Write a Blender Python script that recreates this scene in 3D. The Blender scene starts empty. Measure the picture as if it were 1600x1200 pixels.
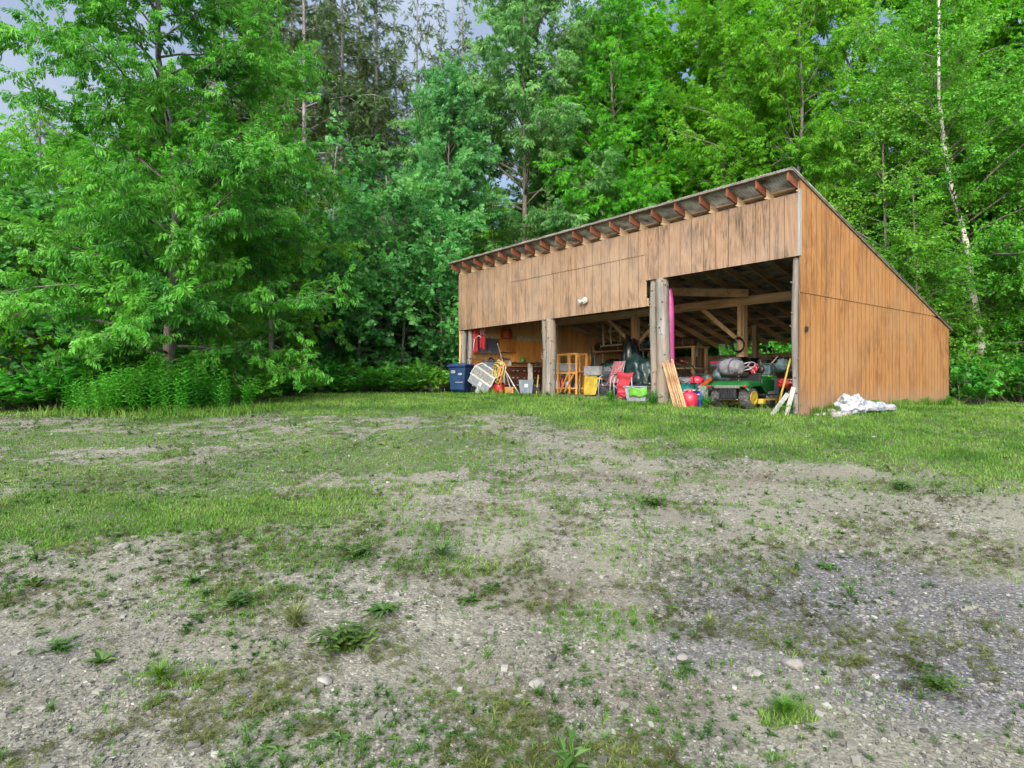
import bpy, math, random
import numpy as np
from mathutils import Vector, Matrix, noise as mnoise

scene = bpy.context.scene
COL = scene.collection
R_ = math.radians
EYE = 1.75            # eye height above the ground at the photographer's feet
FPX = 985.0           # focal length in pixels of the 1600 px wide photograph

# ------------------------------------------------------------------ camera
cam_data = bpy.data.cameras.new("camera")
cam = bpy.data.objects.new("camera", cam_data)
COL.objects.link(cam)
cam.location = (0, 0, EYE)
cam.rotation_euler = (R_(90), 0, 0)
cam_data.sensor_width = 36
cam_data.lens = 36 * FPX / 1600
cam_data.clip_start = 0.05
cam_data.clip_end = 2000
scene.camera = cam

# ------------------------------------------------------------------ sky and sun (thin high cloud, soft light from behind the camera)
SUN_EL, SUN_AZ = 26, 193      # azimuth clockwise from +Y
world = bpy.data.worlds.new("World")
scene.world = world
world.use_nodes = True
wn, wl = world.node_tree.nodes, world.node_tree.links
bg = wn["Background"]
sky = wn.new("ShaderNodeTexSky")
sky.sky_type = 'NISHITA'
sky.sun_disc = False
sky.sun_elevation = R_(SUN_EL)
sky.sun_rotation = R_(SUN_AZ)
sky.air_density = 1.0
sky.dust_density = 1.5
tc = wn.new("ShaderNodeTexCoord")
cn = wn.new("ShaderNodeTexNoise")
cn.inputs["Scale"].default_value = 3.2
cn.inputs["Detail"].default_value = 6
cr = wn.new("ShaderNodeValToRGB")
cr.color_ramp.elements[0].position = 0.36
cr.color_ramp.elements[1].position = 0.62
mx = wn.new("ShaderNodeMix")
mx.data_type = 'RGBA'
# an even cloud layer is brighter overhead than at the horizon
sz_ = wn.new("ShaderNodeSeparateXYZ")
zr_ = wn.new("ShaderNodeValToRGB")
zr_.color_ramp.elements[0].position = 0.0
zr_.color_ramp.elements[0].color = (.13, .165, .215, 1)
zr_.color_ramp.elements[1].position = 1.0
zr_.color_ramp.elements[1].color = (.98, 1.0, 1.0, 1)
_e2 = zr_.color_ramp.elements.new(0.5)
_e2.color = (.19, .22, .28, 1)
zm = wn.new("ShaderNodeVectorMath"); zm.operation = 'SCALE'
zm.inputs["Scale"].default_value = 19.0
wl.new(tc.outputs["Generated"], sz_.inputs["Vector"]); wl.new(sz_.outputs["Z"], zr_.inputs["Fac"])
wl.new(zr_.outputs["Color"], zm.inputs[0]); wl.new(zm.outputs["Vector"], mx.inputs["B"])
wl.new(tc.outputs["Generated"], cn.inputs["Vector"])
wl.new(cn.outputs["Fac"], cr.inputs["Fac"])
wl.new(cr.outputs["Color"], mx.inputs["Factor"])
wl.new(sky.outputs["Color"], mx.inputs["A"])
# the veiled sky is brighter round the sun, behind the photographer
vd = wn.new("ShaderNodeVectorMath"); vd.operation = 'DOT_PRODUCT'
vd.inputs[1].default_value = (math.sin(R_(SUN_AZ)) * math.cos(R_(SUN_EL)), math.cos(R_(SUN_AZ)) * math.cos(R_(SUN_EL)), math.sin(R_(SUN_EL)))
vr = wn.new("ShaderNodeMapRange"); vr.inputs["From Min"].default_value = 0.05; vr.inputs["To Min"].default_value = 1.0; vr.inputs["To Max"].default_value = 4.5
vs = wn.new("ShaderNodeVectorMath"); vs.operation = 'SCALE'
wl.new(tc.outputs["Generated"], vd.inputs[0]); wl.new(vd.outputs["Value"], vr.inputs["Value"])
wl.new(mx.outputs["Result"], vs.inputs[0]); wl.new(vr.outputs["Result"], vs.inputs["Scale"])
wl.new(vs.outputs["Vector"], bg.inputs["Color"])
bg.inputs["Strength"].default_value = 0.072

sun_data = bpy.data.lights.new("sun", 'SUN')
sun = bpy.data.objects.new("sun", sun_data)
COL.objects.link(sun)
sun_data.energy = 2.0
sun_data.angle = R_(26)
sun_data.color = (1.0, 0.95, 0.86)
_a, _e = R_(SUN_AZ), R_(SUN_EL)
sdir = Vector((math.sin(_a) * math.cos(_e), math.cos(_a) * math.cos(_e), math.sin(_e)))
sun.rotation_euler = (-sdir).to_track_quat('-Z', 'Y').to_euler()

scene.view_settings.view_transform = 'Standard'
scene.view_settings.look = 'None'
scene.view_settings.gamma = 1
scene.view_settings.exposure = 1.2
scene.cycles.max_bounces = 9
scene.cycles.diffuse_bounces = 6
scene.cycles.glossy_bounces = 2
scene.cycles.transmission_bounces = 3
scene.cycles.use_denoising = True
scene.cycles.caustics_reflective = False
scene.cycles.caustics_refractive = False

# ------------------------------------------------------------------ helpers: naming
def tag(o, label=None, cat=None, group=None, kind=None):
    if label: o["label"] = label
    if cat: o["category"] = cat
    if group: o["group"] = group
    if kind: o["kind"] = kind
    return o

def thing(name, label, cat, loc=(0, 0, 0), rz=0.0, group=None, rot=None):
    o = bpy.data.objects.new(name, None)
    o.empty_display_size = 0.1
    COL.objects.link(o)
    o.location = loc
    o.rotation_euler = rot if rot else (0, 0, rz)
    return tag(o, label, cat, group)

def dup(root, loc, rz=0.0, scale=None, label=None, group=None):
    r = root.copy(); COL.objects.link(r)
    r.location = loc; r.rotation_euler = (0, 0, rz)
    if scale is not None:
        r.scale = scale if hasattr(scale, '__len__') else (scale,) * 3
    if label: r["label"] = label
    if group: r["group"] = group
    for ch in root.children:
        c = ch.copy(); COL.objects.link(c); c.parent = r
        for g in ch.children:
            d = g.copy(); COL.objects.link(d); d.parent = c
    return r

# ------------------------------------------------------------------ helpers: meshes
class MB:
    """collects shapes and links them as ONE mesh object"""
    def __init__(s):
        s.v, s.f, s.sm = [], [], []
    def add(s, vs, fs, smooth=False, M=None):
        o = len(s.v)
        for p in vs:
            p = Vector(p)
            s.v.append(tuple(M @ p) if M is not None else tuple(p))
        for f in fs:
            s.f.append([i + o for i in f]); s.sm.append(smooth)
        return s
    def box(s, c, size, rot=None, M=None):
        x, y, z = [k / 2 for k in size]
        vs = [Vector((a * x, b * y, d * z)) for d in (-1, 1) for b in (-1, 1) for a in (-1, 1)]
        if rot is not None:
            from mathutils import Euler
            m = Euler(rot).to_matrix()
            vs = [m @ v for v in vs]
        vs = [v + Vector(c) for v in vs]
        return s.add(vs, [(0, 2, 3, 1), (4, 5, 7, 6), (0, 1, 5, 4), (2, 6, 7, 3), (0, 4, 6, 2), (1, 3, 7, 5)], M=M)
    def bx(s, x0, x1, y0, y1, z0, z1, M=None):
        return s.box(((x0 + x1) / 2, (y0 + y1) / 2, (z0 + z1) / 2), (x1 - x0, y1 - y0, z1 - z0), M=M)
    def beam(s, a, b, w, h, up=(0, 0, 1)):
        a, b = Vector(a), Vector(b)
        d = (b - a).normalized(); u = Vector(up)
        r = d.cross(u)
        if r.length < 1e-4: r = d.cross(Vector((1, 0, 0)))
        r.normalize(); u = r.cross(d)
        vs = []
        for p in (a, b):
            for k, l in ((-1, -1), (1, -1), (1, 1), (-1, 1)):
                vs.append(p + r * (k * w / 2) + u * (l * h / 2))
        return s.add(vs, [(3, 2, 1, 0), (4, 5, 6, 7), (0, 1, 5, 4), (1, 2, 6, 5), (2, 3, 7, 6), (3, 0, 4, 7)])
    def tube(s, pts, rad, n=8, caps=True, smooth=True, wob=0.0, seed=0):
        pts = [Vector(p) for p in pts]
        if not hasattr(rad, '__len__'): rad = [rad] * len(pts)
        rng = random.Random(seed)
        vs = []; prev = None
        for i, p in enumerate(pts):
            d = (pts[min(i + 1, len(pts) - 1)] - pts[max(i - 1, 0)])
            d = d.normalized() if d.length > 1e-9 else Vector((0, 0, 1))
            r = prev if prev is not None else (Vector((0, 0, 1)).cross(d) if abs(d.z) < .95 else Vector((1, 0, 0)).cross(d))
            r = (r - d * r.dot(d)); r.normalize(); prev = r
            u = d.cross(r)
            for k in range(n):
                a = 2 * math.pi * k / n
                q = rad[i] * (1 + (rng.uniform(-wob, wob) if wob else 0))
                vs.append(p + r * (math.cos(a) * q) + u * (math.sin(a) * q))
        fs = []
        for i in range(len(pts) - 1):
            for k in range(n):
                k2 = (k + 1) % n
                fs.append((i * n + k, i * n + k2, (i + 1) * n + k2, (i + 1) * n + k))
        s.add(vs, fs, smooth)
        if caps:
            m = len(pts) - 1
            o = len(s.v) - len(vs)
            s.f.append([o + k for k in reversed(range(n))]); s.sm.append(False)
            s.f.append([o + m * n + k for k in range(n)]); s.sm.append(False)
        return s
    def lathe(s, prof, n=20, M=None, smooth=True):
        vs = []
        for r, z in prof:
            for k in range(n):
                a = 2 * math.pi * k / n
                vs.append((r * math.cos(a), r * math.sin(a), z))
        fs = []
        for i in range(len(prof) - 1):
            for k in range(n):
                k2 = (k + 1) % n
                fs.append((i * n + k, i * n + k2, (i + 1) * n + k2, (i + 1) * n + k))
        fs.append(list(reversed(range(n))))
        fs.append([(len(prof) - 1) * n + k for k in range(n)])
        return s.add(vs, fs, smooth, M)
    def prism(s, outline, a, b, axis='y', M=None):
        """outline: 2-D points; extruded between a and b along axis"""
        n = len(outline)
        def p3(q, t):
            if axis == 'y': return (q[0], t, q[1])
            if axis == 'x': return (t, q[0], q[1])
            return (q[0], q[1], t)
        vs = [p3(q, a) for q in outline] + [p3(q, b) for q in outline]
        fs = [list(range(n)), list(reversed(range(n, 2 * n)))]
        for k in range(n):
            k2 = (k + 1) % n
            fs.append((k2, k, n + k, n + k2))
        return s.add(vs, fs, M=M)
    def blob(s, c, rad, seed=0, amp=0.25, freq=2.0, nu=26, nv=16, flat=None, fold=0.0, M=None):
        vs = []; off = Vector((seed * 7.3, seed * 3.1, seed * 1.7))
        for j in range(nv + 1):
            th = math.pi * j / nv
            for i in range(nu):
                ph = 2 * math.pi * i / nu
                d = Vector((math.sin(th) * math.cos(ph), math.sin(th) * math.sin(ph), math.cos(th)))
                k = 1 + amp * mnoise.noise(d * freq + off) + 0.4 * amp * mnoise.noise(d * freq * 2.7 + off)
                if fold:
                    k += fold * abs(mnoise.noise(Vector((d.x * 6, d.y * 6, d.z * 2.2)) + off))
                p = Vector((d.x * rad[0], d.y * rad[1], d.z * rad[2])) * k + Vector(c)
                if flat is not None and p.z < flat: p.z = flat
                vs.append(p)
        fs = []
        for j in range(nv):
            for i in range(nu):
                i2 = (i + 1) % nu
                fs.append((j * nu + i, (j + 1) * nu + i, (j + 1) * nu + i2, j * nu + i2))
        return s.add(vs, fs, True, M)
    def sheet(s, fn, nu, nv, thick=0.004, smooth=True):
        """closed thin cloth: fn(u,v) in 0..1"""
        P = [[Vector(fn(i / nu, j / nv)) for i in range(nu + 1)] for j in range(nv + 1)]
        N = []
        for j in range(nv + 1):
            row = []
            for i in range(nu + 1):
                du = P[j][min(i + 1, nu)] - P[j][max(i - 1, 0)]
                dv = P[min(j + 1, nv)][i] - P[max(j - 1, 0)][i]
                n = du.cross(dv); n = n.normalized() if n.length > 1e-9 else Vector((0, 0, 1))
                row.append(n)
            N.append(row)
        vs = [P[j][i] + N[j][i] * thick / 2 for j in range(nv + 1) for i in range(nu + 1)]
        vs += [P[j][i] - N[j][i] * thick / 2 for j in range(nv + 1) for i in range(nu + 1)]
        w = nu + 1; o = w * (nv + 1); fs = []
        for j in range(nv):
            for i in range(nu):
                a, b, c, d = j * w + i, j * w + i + 1, (j + 1) * w + i + 1, (j + 1) * w + i
                fs.append((a, b, c, d)); fs.append((o + d, o + c, o + b, o + a))
        for i in range(nu):
            fs.append((i + 1, i, o + i, o + i + 1)); k = nv * w
            fs.append((k + i, k + i + 1, o + k + i + 1, o + k + i))
        for j in range(nv):
            a = j * w; fs.append((a, a + w, o + a + w, o + a))
            a = j * w + nu; fs.append((a + w, a, o + a, o + a + w))
        return s.add(vs, fs, smooth)
    def build(s, name, mat, parent=None, bev=0.0):
        me = bpy.data.meshes.new(name)
        me.from_pydata(s.v, [], s.f)
        me.polygons.foreach_set("use_smooth", s.sm)
        me.update()
        o = bpy.data.objects.new(name, me)
        COL.objects.link(o)
        if mat: me.materials.append(mat)
        if parent: o.parent = parent
        if bev:
            m = o.modifiers.new("bevel", 'BEVEL'); m.width = bev; m.segments = 2; m.limit_method = 'ANGLE'; m.angle_limit = R_(40)
        return o

def quads_object(name, V, Q, mat, parent=None, attrs=None, smooth=False):
    me = bpy.data.meshes.new(name)
    V = np.ascontiguousarray(V, dtype=np.float32); Q = np.ascontiguousarray(Q, dtype=np.int32)
    me.vertices.add(len(V)); me.vertices.foreach_set("co", V.ravel())
    me.loops.add(Q.size); me.loops.foreach_set("vertex_index", Q.ravel())
    me.polygons.add(len(Q)); me.polygons.foreach_set("loop_start", np.arange(len(Q), dtype=np.int32) * 4)
    me.update(calc_edges=True)
    me.polygons.foreach_set("use_smooth", np.full(len(Q), smooth, dtype=bool))
    for k, a in (attrs or {}).items():
        at = me.attributes.new(k, 'FLOAT', 'POINT'); at.data.foreach_set("value", np.ascontiguousarray(a, dtype=np.float32))
    if mat: me.materials.append(mat)
    o = bpy.data.objects.new(name, me); COL.objects.link(o)
    if parent: o.parent = parent
    return o

# ------------------------------------------------------------------ helpers: noise and the shape of the ground
def vnoise(x, y, seed=0.0):
    xi, yi = np.floor(x), np.floor(y); fx, fy = x - xi, y - yi
    def h(a, b):
        t = np.sin(a * 127.1 + b * 311.7 + seed * 74.7) * 43758.5453
        return t - np.floor(t)
    ux, uy = fx * fx * (3 - 2 * fx), fy * fy * (3 - 2 * fy)
    return (h(xi, yi) * (1 - ux) + h(xi + 1, yi) * ux) * (1 - uy) + (h(xi, yi + 1) * (1 - ux) + h(xi + 1, yi + 1) * ux) * uy
def fbm(x, y, seed=0.0, oct=4):
    r = 0; a = .5; t = 0
    for k in range(oct):
        r = r + a * vnoise(x * 2 ** k, y * 2 ** k, seed + k * 3.3); t += a; a *= .5
    return r / t
def sstep(x, a, b):
    t = np.clip((x - a) / (b - a), 0, 1); return t * t * (3 - 2 * t)

GY = np.array([-60, 0, 3, 5, 8, 10, 12, 14.67, 17.7, 21, 26, 40, 80, 400])
GZ = np.array([-3.2, -1.75, -1.6, -1.38, -1.02, -.79, -.605, -.46, -.335, -.28, -.2, .1, 1.2, 6.0]) + EYE
def gz(X, Y):
    X = np.asarray(X, float); Y = np.asarray(Y, float)
    z = sum(np.interp(Y + d, GY, GZ) for d in (-.6, -.3, 0, .3, .6)) / 5
    z = z - .2 * sstep(X, 5.8, 11.5) * sstep(Y, 12.5, 16.5)
    rough = .6 + .4 * sstep(Y, 3, 8)
    z = z + .05 * (fbm(X * .55, Y * .55, 2, 3) - .5) * rough * (1 - .8 * sstep(Y, 10.5, 12.0))
    z = z + .05 * (fbm(X * 1.7 + 9, Y * 1.7, 5, 3) - .5) * (1 - sstep(Y, 9, 11.5))
    # two shallow wheel ruts running towards the shed
    for x0 in (-.75, .75):
        d = X - (x0 + .35 + .09 * (Y - 3) + .02 * np.sin(Y * 1.3))
        z = z - .035 * np.exp(-(d / .22) ** 2) * (1 - sstep(Y, 8.5, 11))
    return z
def g1(x, y): return float(gz(np.array([x]), np.array([y]))[0])
def gp(px, py):
    """the ground point the photograph shows at (px, py)"""
    k = (px - 800) / FPX; m = (600 - py) / FPX
    Y = np.linspace(2, 60, 2400)
    d = EYE + m * Y - gz(k * Y, Y)
    i = int(np.argmax(d < 0)) if (d < 0).any() else len(Y) - 1
    return Vector((k * Y[i], Y[i], g1(k * Y[i], Y[i])))
def at(px, Y):
    x = (px - 800) / FPX * Y
    return Vector((x, Y, g1(x, Y)))

# ------------------------------------------------------------------ materials
def new_mat(name):
    m = bpy.data.materials.new(name); m.use_nodes = True
    return m, m.node_tree.nodes, m.node_tree.links, m.node_tree.nodes["Principled BSDF"]

def ramp(n, stops):
    r = n.new("ShaderNodeValToRGB")
    e = r.color_ramp.elements
    while len(e) < len(stops): e.new(.5)
    for k, (p, c) in enumerate(stops):
        e[k].position = p; e[k].color = (*c, 1) if len(c) == 3 else c
    return r

def scaled(n, l, out, k):
    """the same colour at a lower albedo"""
    v = n.new("ShaderNodeVectorMath"); v.operation = 'SCALE'; v.inputs["Scale"].default_value = k
    l.new(out, v.inputs[0]); return v.outputs["Vector"]

def simple(name, col, rough=.6, var=.25, scale=6.0, metal=0.0, bump=0.0, spec=.4, dirt=None, k=.64):
    col = tuple(c * k for c in col); dirt = dirt and tuple(c * k for c in dirt)
    """one colour with uneven wear"""
    m, n, l, b = new_mat(name)
    t = n.new("ShaderNodeTexCoord")
    z = n.new("ShaderNodeTexNoise"); z.inputs["Scale"].default_value = scale; z.inputs["Detail"].default_value = 5
    l.new(t.outputs["Object"], z.inputs["Vector"])
    lo = tuple(c * (1 - var) for c in col); hi = tuple(min(1, c * (1 + var)) for c in col)
    r = ramp(n, [(.3, lo if dirt is None else dirt), (.45, lo), (.7, hi)])
    l.new(z.outputs["Fac"], r.inputs["Fac"]); l.new(r.outputs["Color"], b.inputs["Base Color"])
    b.inputs["Roughness"].default_value = rough; b.inputs["Metallic"].default_value = metal
    b.inputs["Specular IOR Level"].default_value = spec
    if bump:
        bp = n.new("ShaderNodeBump"); bp.inputs["Strength"].default_value = bump; bp.inputs["Distance"].default_value = .02
        l.new(z.outputs["Fac"], bp.inputs["Height"]); l.new(bp.outputs["Normal"], b.inputs["Normal"])
    return m

def wood(name, lo, mid, hi, axis='z', scale=9.0, stretch=.07, rough=.8, bump=.3, knots=False, weather=None, wamt=.5):
    m, n, l, b = new_mat(name)
    t = n.new("ShaderNodeTexCoord"); mp = n.new("ShaderNodeMapping")
    s = [scale] * 3; s['xyz'.index(axis)] = scale * stretch
    mp.inputs["Scale"].default_value = s
    l.new(t.outputs["Object"], mp.inputs["Vector"])
    z = n.new("ShaderNodeTexNoise"); z.inputs["Scale"].default_value = 1; z.inputs["Detail"].default_value = 7; z.inputs["Roughness"].default_value = .62
    z.inputs["Distortion"].default_value = .6
    l.new(mp.outputs["Vector"], z.inputs["Vector"])
    r = ramp(n, [(.28, lo), (.5, mid), (.74, hi)])
    l.new(z.outputs["Fac"], r.inputs["Fac"]); out = r.outputs["Color"]
    if weather:
        z2 = n.new("ShaderNodeTexNoise"); z2.inputs["Scale"].default_value = .8; z2.inputs["Detail"].default_value = 6
        l.new(t.outputs["Object"], z2.inputs["Vector"])
        r2 = ramp(n, [(.5, (0, 0, 0)), (.68, (wamt,) * 3)]); l.new(z2.outputs["Fac"], r2.inputs["Fac"])
        x = n.new("ShaderNodeMix"); x.data_type = 'RGBA'; x.inputs["B"].default_value = (*weather, 1)
        l.new(r2.outputs["Color"], x.inputs["Factor"]); l.new(out, x.inputs["A"]); out = x.outputs["Result"]
    if knots:
        v = n.new("ShaderNodeTexVoronoi"); v.inputs["Scale"].default_value = 5.5
        l.new(t.outputs["Object"], v.inputs["Vector"])
        r3 = ramp(n, [(.1, (1, 1, 1)), (.17, (0, 0, 0))]); l.new(v.outputs["Distance"], r3.inputs["Fac"])
        x = n.new("ShaderNodeMix"); x.data_type = 'RGBA'; x.inputs["B"].default_value = (.035, .028, .022, 1)
        l.new(r3.outputs["Color"], x.inputs["Factor"]); l.new(out, x.inputs["A"]); out = x.outputs["Result"]
    l.new(out, b.inputs["Base Color"])
    b.inputs["Roughness"].default_value = rough; b.inputs["Specular IOR Level"].default_value = .25
    bp = n.new("ShaderNodeBump"); bp.inputs["Strength"].default_value = bump; bp.inputs["Distance"].default_value = .015
    l.new(z.outputs["Fac"], bp.inputs["Height"]); l.new(bp.outputs["Normal"], b.inputs["Normal"])
    return m

def siding(name, lo, mid, hi, across, groove, seed, stain, stain_amt, foot=None, gw=.045, bv=.055, k=.59):
    """grooved plywood: vertical cathedral grain, narrow dark grooves, weathered black stains"""
    m, n, l, b = new_mat(name)
    t = n.new("ShaderNodeTexCoord"); sp = n.new("ShaderNodeSeparateXYZ"); l.new(t.outputs["Object"], sp.inputs["Vector"])
    mp = n.new("ShaderNodeMapping"); mp.inputs["Scale"].default_value = (5, 5, .5); mp.inputs["Location"].default_value = (seed, seed * 2, seed)
    l.new(t.outputs["Object"], mp.inputs["Vector"])
    z = n.new("ShaderNodeTexNoise"); z.inputs["Scale"].default_value = 1.2; z.inputs["Detail"].default_value = 3; z.inputs["Distortion"].default_value = .5
    l.new(mp.outputs["Vector"], z.inputs["Vector"])
    mu = n.new("ShaderNodeMath"); mu.operation = 'MULTIPLY'; mu.inputs[1].default_value = 15; l.new(z.outputs["Fac"], mu.inputs[0])
    fr = n.new("ShaderNodeMath"); fr.operation = 'PINGPONG'; fr.inputs[1].default_value = 1; l.new(mu.outputs[0], fr.inputs[0])
    fine = n.new("ShaderNodeTexNoise"); fine.inputs["Scale"].default_value = 1; fine.inputs["Detail"].default_value = 6
    mp2 = n.new("ShaderNodeMapping"); mp2.inputs["Scale"].default_value = (60, 60, 3); l.new(t.outputs["Object"], mp2.inputs["Vector"]); l.new(mp2.outputs["Vector"], fine.inputs["Vector"])
    ad = n.new("ShaderNodeMath"); ad.operation = 'MULTIPLY_ADD'; ad.inputs[1].default_value = .45; l.new(fr.outputs[0], ad.inputs[0])
    ml = n.new("ShaderNodeMath"); ml.operation = 'MULTIPLY'; ml.inputs[1].default_value = .55; l.new(fine.outputs["Fac"], ml.inputs[0]); l.new(ml.outputs[0], ad.inputs[2])
    r = ramp(n, [(.15, lo), (.42, mid), (.75, hi)]); l.new(ad.outputs[0], r.inputs["Fac"]); out = r.outputs["Color"]
    # each board between two grooves takes the stain a little differently
    bd = n.new("ShaderNodeMath"); bd.operation = 'DIVIDE'; bd.inputs[1].default_value = groove; l.new(sp.outputs[across], bd.inputs[0])
    fl = n.new("ShaderNodeMath"); fl.operation = 'FLOOR'; l.new(bd.outputs[0], fl.inputs[0])
    wn_ = n.new("ShaderNodeTexWhiteNoise"); wn_.noise_dimensions = '1D'; l.new(fl.outputs[0], wn_.inputs["W"])
    hs = n.new("ShaderNodeHueSaturation")
    mr = n.new("ShaderNodeMapRange"); mr.inputs["To Min"].default_value = 1 - bv; mr.inputs["To Max"].default_value = 1 + bv
    l.new(wn_.outputs["Value"], mr.inputs["Value"]); l.new(mr.outputs["Result"], hs.inputs["Value"]); l.new(out, hs.inputs["Color"]); out = hs.outputs["Color"]
    # weather stains, drawn out down the boards
    mp3 = n.new("ShaderNodeMapping"); mp3.inputs["Scale"].default_value = (4.2, 4.2, 1.5); mp3.inputs["Location"].default_value = (seed * 3, 0, seed); l.new(t.outputs["Object"], mp3.inputs["Vector"])
    z3 = n.new("ShaderNodeTexNoise"); z3.inputs["Scale"].default_value = 1.0; z3.inputs["Detail"].default_value = 8; z3.inputs["Roughness"].default_value = .72
    l.new(mp3.outputs["Vector"], z3.inputs["Vector"])
    r3 = ramp(n, [(.40, (0, 0, 0)), (.56, (stain_amt,) * 3)]); l.new(z3.outputs["Fac"], r3.inputs["Fac"])
    mg = n.new("ShaderNodeMath"); mg.operation = 'MULTIPLY'; l.new(r3.outputs["Color"], mg.inputs[0])
    gr = ramp(n, [(.2, (1, 1, 1)), (.65, (.35, .35, .35))]); l.new(ad.outputs[0], gr.inputs["Fac"]); l.new(gr.outputs["Color"], mg.inputs[1])
    # the stains gather in a few areas
    z7 = n.new("ShaderNodeTexNoise"); z7.inputs["Scale"].default_value = .55; z7.inputs["Detail"].default_value = 3; l.new(mp3.outputs["Vector"], z7.inputs["Vector"])
    r7 = ramp(n, [(.40, (.05,) * 3), (.56, (1, 1, 1))]); l.new(z7.outputs["Fac"], r7.inputs["Fac"])
    mh = n.new("ShaderNodeMath"); mh.operation = 'MULTIPLY'; l.new(mg.outputs[0], mh.inputs[0]); l.new(r7.outputs["Color"], mh.inputs[1]); mg = mh
    x = n.new("ShaderNodeMix"); x.data_type = 'RGBA'; x.inputs["B"].default_value = (*stain, 1)
    l.new(mg.outputs[0], x.inputs["Factor"]); l.new(out, x.inputs["A"]); out = x.outputs["Result"]
    # broad bleached areas
    z4 = n.new("ShaderNodeTexNoise"); z4.inputs["Scale"].default_value = .7; z4.inputs["Detail"].default_value = 4
    l.new(t.outputs["Object"], z4.inputs["Vector"])
    r4 = ramp(n, [(.4, (0, 0, 0)), (.7, (.45,) * 3)]); l.new(z4.outputs["Fac"], r4.inputs["Fac"])
    x4 = n.new("ShaderNodeMix"); x4.data_type = 'RGBA'; x4.inputs["B"].default_value = (hi[0] * .95, hi[1] * 1.08, hi[2] * 1.3, 1)
    l.new(r4.outputs["Color"], x4.inputs["Factor"]); l.new(out, x4.inputs["A"]); out = x4.outputs["Result"]
    # a darker brown line along each groove
    fc = n.new("ShaderNodeMath"); fc.operation = 'FRACT'; l.new(bd.outputs[0], fc.inputs[0])
    lt = n.new("ShaderNodeMath"); lt.operation = 'LESS_THAN'; lt.inputs[1].default_value = gw; l.new(fc.outputs[0], lt.inputs[0])
    gz_ = n.new("ShaderNodeMath"); gz_.operation = 'MULTIPLY'; gz_.inputs[1].default_value = .8; l.new(lt.outputs[0], gz_.inputs[0])
    x5 = n.new("ShaderNodeMix"); x5.data_type = 'RGBA'; x5.inputs["B"].default_value = (.09, .038, .014, 1)
    l.new(gz_.outputs[0], x5.inputs["Factor"]); l.new(out, x5.inputs["A"]); out = x5.outputs["Result"]
    if foot:   # rain-splashed, greyed bottom edge
        f = n.new("ShaderNodeMapRange"); f.inputs["From Min"].default_value = .55; f.inputs["From Max"].default_value = .05
        sm = n.new("ShaderNodeMath"); sm.operation = 'MULTIPLY_ADD'; sm.inputs[1].default_value = -.9
        l.new(z3.outputs["Fac"], sm.inputs[0]); l.new(sp.outputs["Z"], sm.inputs[2])
        ad6 = n.new("ShaderNodeMath"); ad6.operation = 'ADD'; ad6.inputs[1].default_value = .45; l.new(sm.outputs[0], ad6.inputs[0])
        l.new(ad6.outputs[0], f.inputs["Value"])
        m6 = n.new("ShaderNodeMath"); m6.operation = 'MULTIPLY'; m6.inputs[1].default_value = .6; l.new(f.outputs["Result"], m6.inputs[0])
        x6 = n.new("ShaderNodeMix"); x6.data_type = 'RGBA'; x6.inputs["B"].default_value = (*foot, 1)
        l.new(m6.outputs[0], x6.inputs["Factor"]); l.new(out, x6.inputs["A"]); out = x6.outputs["Result"]
    l.new(scaled(n, l, out, k), b.inputs["Base Color"]); b.inputs["Roughness"].default_value = .88; b.inputs["Specular IOR Level"].default_value = .15
    hg = n.new("ShaderNodeMath"); hg.operation = 'MULTIPLY_ADD'; hg.inputs[1].default_value = -1.5; l.new(lt.outputs[0], hg.inputs[0]); l.new(ad.outputs[0], hg.inputs[2])
    bp = n.new("ShaderNodeBump"); bp.inputs["Strength"].default_value = .5; bp.inputs["Distance"].default_value = .006
    l.new(hg.outputs[0], bp.inputs["Height"]); l.new(bp.outputs["Normal"], b.inputs["Normal"])
    return m

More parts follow.
